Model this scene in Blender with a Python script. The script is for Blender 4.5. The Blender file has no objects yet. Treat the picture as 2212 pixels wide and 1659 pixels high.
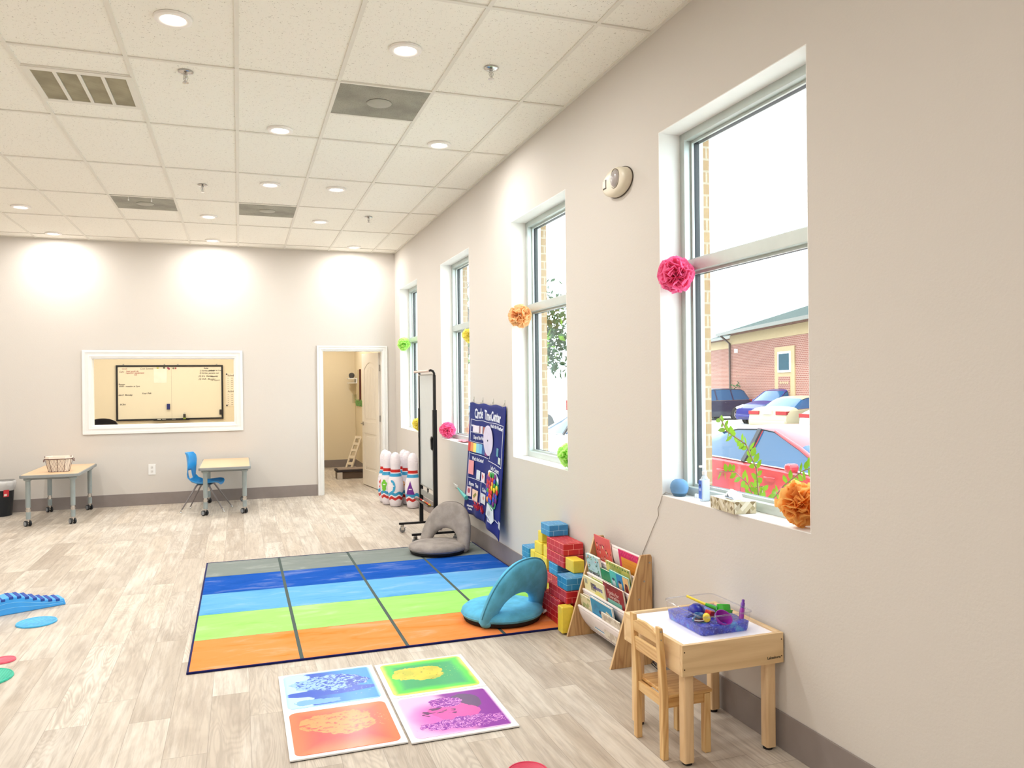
import bpy, bmesh, math, random
from mathutils import Vector, Matrix
random.seed(7)
R = math.radians
SC = bpy.context.scene
COL = SC.collection
H = 3.485                      # ceiling height

# ------------------------------------------------------------------ camera
cam_d = bpy.data.cameras.new('camera'); cam = bpy.data.objects.new('camera', cam_d); COL.objects.link(cam)
yaw, pit, rol = 0.3354, -0.0012, -0.0105
fw = Vector((math.sin(yaw)*math.cos(pit), math.cos(yaw)*math.cos(pit), math.sin(pit)))
rt = Vector((math.cos(yaw), -math.sin(yaw), 0)); up = rt.cross(fw)
r2 = rt*math.cos(rol)+up*math.sin(rol); u2 = -rt*math.sin(rol)+up*math.cos(rol)
m = Matrix((r2, u2, -fw)).transposed().to_4x4(); m.translation = Vector((-2.1686, -11.4087, 1.5676))
cam.matrix_world = m
cam_d.sensor_width = 36; cam_d.lens = 1689.84/2212*36; cam_d.clip_end = 300; cam_d.clip_start = .05
SC.camera = cam
# ------------------------------------------------------------------ world, sun, exposure
W = bpy.data.worlds.new('sky'); SC.world = W; W.use_nodes = True
bg = W.node_tree.nodes['Background']; bg.inputs[0].default_value = (0.80, 0.92, 1.0, 1); bg.inputs[1].default_value = 6.0
sd = bpy.data.lights.new('sun', 'SUN'); sd.energy = 5.0; sd.angle = R(1.5); sd.color = (1, .96, .88)
sun = bpy.data.objects.new('sun', sd); COL.objects.link(sun); sun.location = (-10, -10, 30)
sun.rotation_euler = Vector((0.50, 0.42, -1.0)).to_track_quat('-Z', 'Y').to_euler()
SC.view_settings.view_transform = 'Standard'; SC.view_settings.look = 'None'
SC.view_settings.exposure = 0.0; SC.view_settings.gamma = 1.0; SC.view_settings.use_curve_mapping = False
LAMP_W = 14.8

# ------------------------------------------------------------------ colour and materials
def lin(c):
    return tuple((x/12.92 if x <= .04045 else ((x+.055)/1.055)**2.4) for x in [v/255 for v in c])+(1,)
MATS = {}
class NT:
    """small node helper"""
    def __init__(s, name):
        s.m = bpy.data.materials.new(name); s.m.use_nodes = True; s.t = s.m.node_tree
        s.b = s.t.nodes['Principled BSDF']; s.out = s.t.nodes['Material Output']
    def n(s, typ, **kw):
        nd = s.t.nodes.new(typ)
        for k, v in kw.items():
            if k == 'ins':
                for i, val in v.items():
                    if isinstance(val, bpy.types.NodeSocket): s.t.links.new(val, nd.inputs[i])
                    else: nd.inputs[i].default_value = val
            else: setattr(nd, k, v)
        return nd
    def link(s, a, b): s.t.links.new(a, b)
    def math(s, op, a, b=None, c=None, clamp=False):
        ins = {0: a}
        if b is not None: ins[1] = b
        if c is not None: ins[2] = c
        nd = s.n('ShaderNodeMath', operation=op, ins=ins); nd.use_clamp = clamp; return nd.outputs[0]
    def mix(s, f, a, b):
        nd = s.n('ShaderNodeMix', data_type='RGBA')
        for i, val in ((0, f), (6, a), (7, b)):
            if isinstance(val, bpy.types.NodeSocket): s.link(val, nd.inputs[i])
            else: nd.inputs[i].default_value = val
        return nd.outputs[2]
    def coord(s, which='Object'): return s.n('ShaderNodeTexCoord').outputs[which]
    def sep(s, v):
        nd = s.n('ShaderNodeSeparateXYZ', ins={0: v}); return nd.outputs
    def comb(s, x, y, z=0.0): return s.n('ShaderNodeCombineXYZ', ins={0: x, 1: y, 2: z}).outputs[0]
    def noise(s, v, scale, detail=3, rough=.5, dist=0): 
        nd = s.n('ShaderNodeTexNoise', ins={'Vector': v, 'Scale': scale, 'Detail': detail, 'Roughness': rough, 'Distortion': dist}); return nd.outputs[0]
    def scalev(s, v, sc):
        return s.n('ShaderNodeVectorMath', operation='MULTIPLY', ins={0: v, 1: sc}).outputs[0]
    def step(s, v, a, b):   # smooth 0..1 between a and b
        return s.n('ShaderNodeMapRange', interpolation_type='SMOOTHSTEP', ins={0: v, 1: a, 2: b, 3: 0.0, 4: 1.0}).outputs[0]
    def bump(s, h, strength=.2, dist=.005):
        nd = s.n('ShaderNodeBump', ins={'Height': h, 'Strength': strength, 'Distance': dist}); s.link(nd.outputs[0], s.b.inputs['Normal'])
    def base(s, c):
        if isinstance(c, bpy.types.NodeSocket): s.link(c, s.b.inputs['Base Color'])
        else: s.b.inputs['Base Color'].default_value = c
    def set(s, **kw):
        for k, v in kw.items(): s.b.inputs[k.replace('_', ' ')].default_value = v
        return s.m

def mat(name, c, rough=.5, metal=0, var=.04, nscale=12, bump=0, spec=.5, **kw):
    """plain colour with slight procedural mottling"""
    if name in MATS: return MATS[name]
    t = NT(name); c = lin(c)
    co = t.coord()
    f = t.noise(co, nscale, 3)
    dk = tuple(max(0, x*(1-var)) for x in c[:3])+(1,); lt = tuple(min(1, x*(1+var)) for x in c[:3])+(1,)
    t.base(t.mix(t.step(f, .3, .7), dk, lt))
    t.set(Roughness=rough, Metallic=metal)
    t.b.inputs['Specular IOR Level'].default_value = spec
    if bump: t.bump(t.noise(co, nscale*12, 2), bump, .002)
    for k, v in kw.items(): t.b.inputs[k.replace('_', ' ')].default_value = v
    MATS[name] = t.m; return t.m

def mat_emit(name, c, strength):
    t = NT(name); t.base(lin(c)); t.b.inputs['Emission Color'].default_value = lin(c); t.b.inputs['Emission Strength'].default_value = strength
    t.set(Roughness=.4); return t.m

def mat_wood(name, light, dark, axis=1, scale=1.0, rough=.45, contrast=1.0):
    """straight grained wood, grain along the given object axis"""
    if name in MATS: return MATS[name]
    t = NT(name); s = [26*scale]*3; s[axis] = 1.6*scale
    v = t.scalev(t.coord(), tuple(s))
    a = t.noise(v, 1.0, 5, .62, 1.2)
    s2 = [5*scale]*3; s2[axis] = .55*scale
    b = t.noise(t.scalev(t.coord(), tuple(s2)), 1.0, 2, .5)
    rings = t.math('ABSOLUTE', t.math('SINE', t.math('MULTIPLY', b, 60.0)))
    f = t.math('ADD', t.math('MULTIPLY', a, .75), t.math('MULTIPLY', rings, .25))
    t.base(t.mix(t.math('MULTIPLY', t.step(f, .25, .72), contrast, clamp=True), lin(dark), lin(light)))
    t.set(Roughness=rough); t.bump(a, .08, .002); MATS[name] = t.m; return t.m

def mat_fabric(name, c, fine=260, var=.12, rough=.95, nscale=7):
    if name in MATS: return MATS[name]
    t = NT(name); co = t.coord(); c = lin(c)
    f = t.noise(co, nscale, 4, .6)
    g = t.noise(co, fine, 2)
    dk = tuple(x*(1-var) for x in c[:3])+(1,); lt = tuple(min(1, x*(1+var)) for x in c[:3])+(1,)
    t.base(t.mix(t.step(f, .3, .7), dk, lt)); t.set(Roughness=rough); t.b.inputs['Specular IOR Level'].default_value = .15
    t.b.inputs['Sheen Weight'].default_value = .06
    t.bump(g, .25, .002); MATS[name] = t.m; return t.m

def mat_glass(name, tint=(1, 1, 1, 1), refl=1.0, rough=0.0):
    """thin clear pane: transparent with a fresnel reflection"""
    if name in MATS: return MATS[name]
    t = NT(name); t.t.nodes.remove(t.b)
    tr = t.n('ShaderNodeBsdfTransparent', ins={0: tint}); gl = t.n('ShaderNodeBsdfGlossy', ins={1: rough})
    fc = t.n('ShaderNodeLayerWeight', ins={0: .5}).outputs['Facing']
    fr = t.math('ADD', t.math('MULTIPLY', t.math('POWER', fc, 4.0), .55), .03)
    mx = t.n('ShaderNodeMixShader', ins={0: t.math('MULTIPLY', fr, refl)})
    t.link(tr.outputs[0], mx.inputs[1]); t.link(gl.outputs[0], mx.inputs[2]); t.link(mx.outputs[0], t.out.inputs[0])
    MATS[name] = t.m; return t.m

# ------------------------------------------------------------------ mesh builder
class MB:
    def __init__(s): s.v = []; s.f = []; s.mi = []; s.M = Matrix(); s.k = 0
    def tr(s, loc=(0, 0, 0), rot=(0, 0, 0), sc=(1, 1, 1)):
        from mathutils import Euler
        s.M = Matrix.Translation(loc) @ Euler(rot).to_matrix().to_4x4() @ Matrix.Diagonal((*sc, 1)); return s
    def add(s, vs, fs):
        o = len(s.v); s.v += [s.M @ Vector(v) for v in vs]; s.f += [tuple(i+o for i in f) for f in fs]; s.mi += [s.k]*len(fs); return s
    def box(s, x0, x1, y0, y1, z0, z1):
        vs = [(x, y, z) for z in (z0, z1) for y in (y0, y1) for x in (x0, x1)]
        return s.add(vs, [(0, 2, 3, 1), (4, 5, 7, 6), (0, 1, 5, 4), (2, 6, 7, 3), (0, 4, 6, 2), (1, 3, 7, 5)])
    def cbox(s, c, d): return s.box(c[0]-d[0]/2, c[0]+d[0]/2, c[1]-d[1]/2, c[1]+d[1]/2, c[2]-d[2]/2, c[2]+d[2]/2)
    def prism(s, poly, a, b, axis='z'):
        """extrude a 2D polygon from a to b along axis"""
        def P(p, h): return {'z': (p[0], p[1], h), 'y': (p[0], h, p[1]), 'x': (h, p[0], p[1])}[axis]
        n = len(poly); vs = [P(p, a) for p in poly]+[P(p, b) for p in poly]
        fs = [tuple(range(n))[::-1], tuple(range(n, 2*n))]+[(i, (i+1) % n, (i+1) % n+n, i+n) for i in range(n)]
        return s.add(vs, fs)
    def ring(s, outer, inner, a, b, axis='z'):
        """plate with a hole: outer and inner polygons with the same number of points"""
        def P(p, h): return {'z': (p[0], p[1], h), 'y': (p[0], h, p[1]), 'x': (h, p[0], p[1])}[axis]
        n = len(outer); vs = [P(p, a) for p in outer]+[P(p, a) for p in inner]+[P(p, b) for p in outer]+[P(p, b) for p in inner]
        fs = []
        for i in range(n):
            j = (i+1) % n
            fs += [(i, i+n, j+n, j), (i+2*n, j+2*n, j+3*n, i+3*n), (i, j, j+2*n, i+2*n), (i+n, i+3*n, j+3*n, j+n)]
        return s.add(vs, fs)
    def tube(s, pts, r, n=8, cap=True, closed=False):
        pts = [Vector(p) for p in pts]; N = len(pts); rs = r if isinstance(r, (list, tuple)) else [r]*N
        vs = []; pr_ = None
        for i, p in enumerate(pts):
            if closed: d = pts[(i+1) % N]-pts[i-1]
            else: d = pts[min(i+1, N-1)]-pts[max(i-1, 0)]
            d.normalize()
            if pr_ is None: a = d.orthogonal().normalized()
            else: a = (pr_-d*pr_.dot(d)); a = a.normalized() if a.length > 1e-6 else d.orthogonal().normalized()
            pr_ = a; b = d.cross(a)
            for k in range(n):
                t = 2*math.pi*k/n; vs.append(p+(a*math.cos(t)+b*math.sin(t))*rs[i])
        fs = []
        for i in range(N if closed else N-1):
            for k in range(n):
                i2 = (i+1) % N; fs.append((i*n+k, i*n+(k+1) % n, i2*n+(k+1) % n, i2*n+k))
        if cap and not closed: fs += [tuple(range(n))[::-1], tuple(range((N-1)*n, N*n))]
        return s.add(vs, fs)
    def cyl(s, p0, p1, r, r1=None, n=20): return s.tube([p0, p1], [r, r if r1 is None else r1], n)
    def lathe(s, prof, n=24, c=(0, 0, 0), sx=1, sy=1, cap=True):
        vs = []
        for (r, z) in prof:
            for k in range(n):
                t = 2*math.pi*k/n; vs.append((c[0]+r*math.cos(t)*sx, c[1]+r*math.sin(t)*sy, c[2]+z))
        fs = [(i*n+k, i*n+(k+1) % n, (i+1)*n+(k+1) % n, (i+1)*n+k) for i in range(len(prof)-1) for k in range(n)]
        if cap: fs += [tuple(range(n))[::-1], tuple(range((len(prof)-1)*n, len(prof)*n))]
        return s.add(vs, fs)
    def ball(s, c, r, n=20, k=12, sq=(1, 1, 1)):
        prof = [(max(1e-4, r*math.sin(math.pi*i/k)), -r*math.cos(math.pi*i/k)) for i in range(k+1)]
        vs = []
        for (rr, z) in prof:
            for q in range(n):
                t = 2*math.pi*q/n; vs.append((c[0]+rr*math.cos(t)*sq[0], c[1]+rr*math.sin(t)*sq[1], c[2]+z*sq[2]))
        return s.add(vs, [(i*n+q, i*n+(q+1) % n, (i+1)*n+(q+1) % n, (i+1)*n+q) for i in range(k) for q in range(n)])
    def surf(s, fn, nu, nv, keep=None, thick=None):
        """surface fn(u,v), u,v in 0..1"""
        vs = [fn(i/nu, j/nv) for j in range(nv+1) for i in range(nu+1)]
        fs = [(j*(nu+1)+i, j*(nu+1)+i+1, (j+1)*(nu+1)+i+1, (j+1)*(nu+1)+i) for j in range(nv) for i in range(nu) if keep is None or keep((i+.5)/nu, (j+.5)/nv)]
        return s.add(vs, fs)
    def obj(s, name, mats, parent=None, loc=None, bevel=0, smooth=None, solid=0, subsurf=0, seg=2, rot=0):
        me = bpy.data.meshes.new(name)
        o = bpy.data.objects.new(name, me)
        base = Vector(loc) if loc is not None else Vector((0, 0, 0))
        vs = s.v
        if loc is not None: vs = [v-base for v in vs]
        me.from_pydata([tuple(v) for v in vs], [], s.f)
        if not isinstance(mats, (list, tuple)): mats = [mats]
        for q in mats: me.materials.append(q)
        me.polygons.foreach_set('material_index', s.mi)
        bmm = bmesh.new(); bmm.from_mesh(me); bmesh.ops.recalc_face_normals(bmm, faces=bmm.faces)
        uv = bmm.loops.layers.uv.new('box')
        for f in bmm.faces:
            n = f.normal; ax = max(range(3), key=lambda i: abs(n[i]))
            for l in f.loops:
                c = l.vert.co; l[uv].uv = ((c.y, c.z), (c.x, c.z), (c.x, c.y))[ax]
        bmm.to_mesh(me); bmm.free()
        if smooth is not None:
            me.polygons.foreach_set('use_smooth', [True]*len(me.polygons)); me.set_sharp_from_angle(angle=R(smooth))
        COL.objects.link(o)
        if loc is not None: o.location = base
        if parent: o.parent = parent
        if solid:
            md = o.modifiers.new('solid', 'SOLIDIFY'); md.thickness = solid; md.offset = 0
        if subsurf:
            md = o.modifiers.new('sub', 'SUBSURF'); md.levels = subsurf; md.render_levels = subsurf
        if bevel:
            md = o.modifiers.new('bevel', 'BEVEL'); md.width = bevel; md.segments = seg; md.limit_method = 'ANGLE'; md.angle_limit = R(40)
            md.harden_normals = False
        return o

def thing(name, label, cat, loc=(0, 0, 0), rotz=0, group=None):
    o = bpy.data.objects.new(name, None); COL.objects.link(o); o.location = loc; o.rotation_euler = (0, 0, rotz)
    o.empty_display_size = .1; o['label'] = label; o['category'] = cat
    if group: o['group'] = group
    return o
def tag(o, label, cat, group=None, kind=None):
    o['label'] = label; o['category'] = cat
    if group: o['group'] = group
    if kind: o['kind'] = kind
    return o
def struct(o, label=None):
    o['kind'] = 'structure'
    if label: o['label'] = label
    return o
def sempty(name, loc=(0, 0, 0)):
    o = bpy.data.objects.new(name, None); COL.objects.link(o); o.location = loc; o['kind'] = 'structure'; return o
def copy_tree(o, parent=None):
    c = o.copy(); COL.objects.link(c); c.parent = parent
    for ch in list(o.children): copy_tree(ch, c)
    return c
def place(src, loc, rz, label, used=[set()]):
    if src.name in used[0]: c = copy_tree(src)
    else: used[0].add(src.name); c = src
    c.location = loc; c.rotation_euler = (0, 0, rz); c['label'] = label; return c
def rrect(w, h, r, n=5, cx=0, cy=0):
    pts = []
    for (sx, sy, a0) in ((1, 1, 0), (-1, 1, 90), (-1, -1, 180), (1, -1, 270)):
        for k in range(n+1):
            a = R(a0+90*k/n); pts.append((cx+sx*(w/2-r)+r*math.cos(a), cy+sy*(h/2-r)+r*math.sin(a)))
    return pts
def text_geo(mb, s, size, fn, bold=0, stretch=1.0, align='CENTER', spacing=1.0):
    """adds the outlines of a word to mb; fn maps (x, y) in text space to 3D"""
    cu = bpy.data.curves.new('t', 'FONT'); cu.body = s; cu.size = size; cu.align_x = align; cu.align_y = 'CENTER'; cu.offset = bold
    cu.resolution_u = 2; cu.space_character = spacing
    o = bpy.data.objects.new('t', cu); COL.objects.link(o)
    bpy.context.view_layer.update()
    me = bpy.data.meshes.new_from_object(o.evaluated_get(bpy.context.evaluated_depsgraph_get()))
    mb.add([fn(v.co.x*stretch, v.co.y) for v in me.vertices], [tuple(p.vertices) for p in me.polygons])
    bpy.data.objects.remove(o); bpy.data.meshes.remove(me); bpy.data.curves.remove(cu)

# =================================================================== THE ROOM
def mat_wall(name, c, warm=.02):
    t = NT(name); co = t.coord(); t.base(lin(c)); t.set(Roughness=.75); t.b.inputs['Specular IOR Level'].default_value = .3
    t.bump(t.noise(co, 75, 4, .6), .2, .004); return t.m
M_wall = mat_wall('wall_paint', (214, 208, 201))
M_wall_room = mat_wall('wall_paint_back_rooms', (236, 222, 192))
M_white = mat('white_trim_paint', (240, 240, 238), .35, var=.01)
M_base = mat('grey_vinyl_baseboard', (140, 130, 126), .5, var=.03)

def mat_floor():
    t = NT('washed_oak_planks'); x, y, z = t.sep(t.coord())[:3]
    PW, PL = .178, 1.22
    row = t.math('FLOOR', t.math('DIVIDE', x, PW))
    wn = t.n('ShaderNodeTexWhiteNoise', noise_dimensions='1D', ins={'W': row}).outputs[0]
    ys = t.math('ADD', y, t.math('MULTIPLY', wn, PL))
    col = t.math('FLOOR', t.math('DIVIDE', ys, PL))
    wn2 = t.n('ShaderNodeTexWhiteNoise', noise_dimensions='2D', ins={'Vector': t.comb(row, col)})
    rnd = wn2.outputs[0]; rc = t.sep(wn2.outputs[1])
    off = t.math('MULTIPLY', rnd, 57.0)
    # long grain
    g = t.noise(t.comb(t.math('ADD', t.math('MULTIPLY', x, 42.0), off), t.math('ADD', t.math('MULTIPLY', y, 2.4), off)), 1.0, 5, .65, .15)
    # cathedral figure: contour lines of a stretched field
    fld = t.noise(t.comb(t.math('ADD', t.math('MULTIPLY', x, 6.5), off), t.math('MULTIPLY', y, .85), off), 1.0, 2, .45, .3)
    ring = t.math('ABSOLUTE', t.math('SINE', t.math('MULTIPLY', fld, 85.0)))
    ring = t.math('POWER', ring, 3.0)
    blot = t.noise(t.comb(t.math('ADD', t.math('MULTIPLY', x, 4.0), off), t.math('MULTIPLY', y, 1.6)), 1.0, 3, .6, .5)
    white = t.noise(t.comb(t.math('ADD', t.math('MULTIPLY', x, 17.0), off), t.math('MULTIPLY', y, 1.3), 3.3), 1.0, 5, .68, .2)
    base = t.mix(rc[0], lin((212, 199, 182)), lin((178, 164, 148)))
    base = t.mix(t.math('MULTIPLY', rc[1], .5), base, lin((222, 216, 206)))
    c = t.mix(t.math('MULTIPLY', t.step(blot, .42, .68), .45), base, lin((158, 143, 128)))
    c = t.mix(t.math('MULTIPLY', t.step(g, .44, .62), .34), c, lin((146, 133, 120)))
    c = t.mix(t.math('MULTIPLY', ring, t.math('MULTIPLY', rc[2], .38)), c, lin((150, 136, 122)))
    c = t.mix(t.math('MULTIPLY', t.step(white, .48, .68), .30), c, lin((236, 230, 220)))
    # joints
    fx = t.math('FRACT', t.math('DIVIDE', x, PW)); fy = t.math('FRACT', t.math('DIVIDE', ys, PL))
    jx = t.math('LESS_THAN', t.math('MINIMUM', fx, t.math('SUBTRACT', 1.0, fx)), .007)
    jy = t.math('LESS_THAN', t.math('MINIMUM', fy, t.math('SUBTRACT', 1.0, fy)), .0012)
    j = t.math('MAXIMUM', jx, jy)
    c = t.mix(t.math('MULTIPLY', j, .5), c, lin((120, 108, 96)))
    t.base(c); t.set(Roughness=.5); t.b.inputs['Specular IOR Level'].default_value = .35
    t.bump(g, .06, .002); return t.m
M_floor = mat_floor()

mb = MB(); mb.box(-8, .0, -14, .14, -.12, 0); mb.box(-8, 0, .14, 4.2, -.12, 0)
struct(mb.obj('floor', M_floor))

# ceiling: 2 x 4 ft tiles between tee bars
def mat_tile():
    t = NT('mineral_ceiling_tile'); co = t.coord()
    a = t.noise(co, 130, 3, .6); b = t.noise(co, 45, 2, .6); sp = t.step(t.math('MULTIPLY', a, t.math('ADD', b, .5)), .64, .72)
    t.base(t.mix(t.math('MULTIPLY', sp, .75), lin((252, 249, 240)), lin((176, 168, 156)))); t.set(Roughness=.9)
    t.bump(a, .3, .002); return t.m
M_tile = mat_tile(); M_tee = mat('tee_bar_white', (236, 232, 222), .5, var=.01)
T, RW, CA, CB = .6096, 1.2192, .3347, .2894
mb = MB(); mb.box(-8, 0, -14, 0, H+.006, H+.12); struct(mb.obj('ceiling', M_tile))
mb = MB()
for k in range(-1, 13):
    x = -(CA+k*T)
    if -8 < x < -.05: mb.box(x-.012, x+.012, -14, 0, H-.001, H+.0055)
for k in range(0, 12):
    y = -(CB+k*RW)
    if y > -14: mb.box(-8, 0, y-.012, y+.012, H-.0015, H+.0055)
mb.box(-.022, 0, -14, 0, H-.003, H+.0055); mb.box(-8, 0, -.022, 0, H-.003, H+.0055)
mb.box(-8, -7.978, -14, 0, H-.003, H+.0055)
struct(mb.obj('trim_1', M_tee), 'white tee-bar grid of the suspended ceiling')
for k, (x0, x1, y0, y1) in enumerate([(-3.383, -2.773, -6.08, -5.48)]): pass

# right wall with four window openings
WZ0, WZ1 = .9502, 2.9201
WY = [(-8.8282, -7.6537), (-6.3627, -5.2006), (-3.9189, -2.7534), (-1.5169, -.3624)]
def wall_with_holes(mb, x0, x1, ya, yb, za, zb, holes, z0, z1):
    y = ya
    for (a, b) in holes:
        mb.box(x0, x1, y, a, za, zb); mb.box(x0, x1, a, b, za, z0); mb.box(x0, x1, a, b, z1, zb); y = b
    mb.box(x0, x1, y, yb, za, zb)
mb = MB(); wall_with_holes(mb, 0, .16, -14.1, 4.2, -.12, H+.12, WY, WZ0, WZ1)
struct(mb.obj('wall_right', M_wall))
def mat_brick(name, c1, c2, mortar, bw=.2, bh=.0667, ms=.012):
    t = NT(name); uvn = t.n('ShaderNodeUVMap', uv_map='box').outputs[0]
    br = t.n('ShaderNodeTexBrick', ins={'Vector': uvn, 'Color1': lin(c1), 'Color2': lin(c2), 'Mortar': lin(mortar), 'Scale': 1.0, 'Mortar Size': ms, 'Brick Width': bw, 'Row Height': bh})
    nz = t.noise(t.coord(), 40, 4)
    t.base(t.mix(t.math('MULTIPLY', t.step(nz, .35, .7), .25), br.outputs[0], lin(tuple(int(v*.8) for v in c1)))); t.set(Roughness=.9); return t.m
M_brick_tan = mat_brick('tan_brick', (170, 140, 102), (158, 128, 92), (176, 162, 142), .2, .0667, .006)
mb = MB(); wall_with_holes(mb, .161, .318, -14.2, 4.3, -.6, H+1.0, WY, WZ0-.03, WZ1+.02)
struct(mb.obj('wall_outside', M_brick_tan), 'tan brick outer skin of the window wall')
# white sills; reveals whitened to paint in window light; aluminium storefront frames
M_alu = mat('satin_aluminium_frame', (196, 204, 200), .35, .35, var=.02)
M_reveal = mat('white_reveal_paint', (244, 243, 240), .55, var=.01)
M_gasket = mat('black_glazing_gasket', (28, 30, 34), .5)
M_glass = mat_glass('window_glass', (.97, .99, .985, 1), .9)
for i, (ya, yb) in enumerate(WY):
    w = sempty('window_%d' % (i+1)); w['label'] = 'tall narrow two-pane aluminium window in the right wall'
    f = MB(); xa, xb = .13, .25
    def frame(m, y0, y1, z0, z1, t, x0, x1):
        m.box(x0, x1, y0, y0+t, z0, z1); m.box(x0, x1, y1-t, y1, z0, z1); m.box(x0, x1, y0+t, y1-t, z0, z0+t); m.box(x0, x1, y0+t, y1-t, z1-t, z1)
    frame(f, ya, yb, WZ0, WZ1, .045, xa, xb); f.box(xa, xb, ya+.045, yb-.045, 2.16, 2.222)
    f.obj('window_frame', M_alu, w, bevel=.002)
    g = MB()
    for z0, z1 in ((WZ0+.045, 2.16), (2.222, WZ1-.045)): frame(g, ya+.045, yb-.045, z0, z1, .012, .184, .218)
    g.obj('gasket', M_gasket, w)
    s = MB()
    for z0, z1 in ((WZ0+.045, 2.16), (2.222, WZ1-.045)): frame(s, ya+.045, yb-.045, z0, z1, .014, .17, .183)
    s.obj('glazing_stop', M_alu, w)
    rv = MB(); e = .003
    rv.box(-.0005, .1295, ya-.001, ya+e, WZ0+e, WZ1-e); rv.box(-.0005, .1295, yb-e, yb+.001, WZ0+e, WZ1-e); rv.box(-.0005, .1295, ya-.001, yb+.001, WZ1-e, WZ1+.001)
    rv.obj('reveal_lining', M_reveal, w)  # thin faces on jambs and head carry window light as white colour
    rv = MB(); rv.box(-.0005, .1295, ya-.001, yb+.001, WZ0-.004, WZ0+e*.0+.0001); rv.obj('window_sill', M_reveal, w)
    for z0, z1 in ((WZ0+.046, 2.159), (2.223, WZ1-.046)):
        p = MB(); p.box(.189, .193, ya+.047, yb-.047, z0+.002, z1-.002); p.obj('glass_pane', M_glass, w)

# back wall with interior window and door opening; other walls
IW = (-3.985, -2.228, 1.060, 1.950); DO = (-1.063, -.186, 2.066)
mb = MB()
def bx(*a): mb.box(*a)
bx(-8, IW[0], 0, .13, 0, H); bx(IW[0], IW[1], 0, .13, 0, IW[2]); bx(IW[0], IW[1], 0, .13, IW[3], H); bx(IW[1], DO[0], 0, .13, 0, H)
bx(DO[0], DO[1], 0, .13, DO[2], H); bx(DO[1], 0, 0, .13, 0, H)
struct(mb.obj('wall_back', M_wall))
mb = MB(); mb.box(-8.12, -8, -14.1, 4.2, -.12, H+.12); struct(mb.obj('wall_left', M_wall))
mb = MB(); mb.box(-8.12, .0, -14.12, -14, -.12, H+.12); struct(mb.obj('wall_front', M_wall))
# rooms behind the back wall
CH2 = 2.75
mb = MB(); mb.box(-8, 0, 3.8, 3.92, 0, H); struct(mb.obj('wall_back_rooms', M_wall_room))
mb = MB(); mb.box(-1.62, -1.5, .13, 3.8, 0, CH2+.1); struct(mb.obj('wall_partition', M_wall_room))
mb = MB(); mb.box(-.07, 0, .131, 3.8, 0, CH2+.1); struct(mb.obj('wall_side_room', M_wall_room))
mb = MB(); mb.box(-8, -.07, .131, .139, 0, .0); 
mb = MB(); mb.box(-8, 0, .13, 3.8, CH2, CH2+.1); struct(mb.obj('ceiling_back_rooms', mat('back_room_ceiling', (236, 226, 205), .8)))
# baseboards
def baseb(name, boxes):
    m = MB()
    for b in boxes: m.box(*b)
    return struct(m.obj(name, M_base, bevel=.002))
BH = .158
baseb('baseboard_right', [(-.008, 0, -14, 0, 0, BH)])
baseb('baseboard_back', [(-8, -1.134, -.008, 0, 0, BH), (-.128, -.008, -.008, 0, 0, BH)])
baseb('baseboard_left', [(-8, -7.992, -14, -.008, 0, BH)])
baseb('baseboard_side_room', [(-1.5, -.07, 3.792, 3.8, 0, .14), (-.078, -.07, 1.15, 3.792, 0, .14)])
# interior window trim
def casing(m, x0, x1, z0, z1, w, y0, steps=((0, 1, .012), (.0, .32, .022), (.62, .8, .019)), bottom=True):
    for (a, b, d) in steps:
        A, B = w*(1-b), w*(1-a)      # distances from the opening edge
        m.box(x0-B, x0-A, y0-d, y0, (z0-B) if bottom else 0, z1+B); m.box(x1+A, x1+B, y0-d, y0, (z0-B) if bottom else 0, z1+B)
        m.box(x0-A, x1+A, y0-d, y0, z1+A, z1+B)
        if bottom: m.box(x0-A, x1+A, y0-d, y0, z0-B, z0-A)
w5 = sempty('window_5'); w5['label'] = 'interior viewing window with white moulded casing'
m5 = MB(); casing(m5, IW[0], IW[1], IW[2], IW[3], .105, 0); m5.obj('window_casing', M_white, w5, bevel=.0015)
m5 = MB()
m5.box(IW[0], IW[0]+.012, .0, .13, IW[2], IW[3]); m5.box(IW[1]-.012, IW[1], .0, .13, IW[2], IW[3]); m5.box(IW[0]+.012, IW[1]-.012, 0, .13, IW[2], IW[2]+.012); m5.box(IW[0]+.012, IW[1]-.012, 0, .13, IW[3]-.012, IW[3])
m5.obj('window_jamb', M_white, w5)
m5 = MB(); m5.box(IW[0]+.013, IW[1]-.013, .06, .066, IW[2]+.013, IW[3]-.013); m5.obj('glass_pane', mat_glass('interior_glass', (.98, .98, .96, 1), .35), w5)
# door 1: casing, jamb, leaf
d1 = sempty('door_1'); d1['label'] = 'white two-panel door standing open into the side room'
m5 = MB(); casing(m5, DO[0], DO[1], 0, DO[2], .062, 0, bottom=False); m5.obj('door_casing', M_white, d1, bevel=.0015)
m5 = MB(); m5.box(DO[0], DO[0]+.016, 0, .13, 0, DO[2]); m5.box(DO[1]-.016, DO[1], 0, .13, 0, DO[2]); m5.box(DO[0]+.016, DO[1]-.016, 0, .13, DO[2]-.016, DO[2]); m5.box(DO[0]+.016, DO[0]+.03, .05, .085, 0, DO[2]-.016)
m5.obj('door_jamb', M_white, d1)
hx, hy = DO[1]-.022, .15
leaf = bpy.data.objects.new('door_leaf', None); COL.objects.link(leaf); leaf.parent = d1; leaf.location = (hx, hy, .012)
dirv = Vector((-.328-hx, 1.0-hy, 0)); leaf.rotation_euler = (0, 0, math.atan2(dirv.y, dirv.x))
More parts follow.
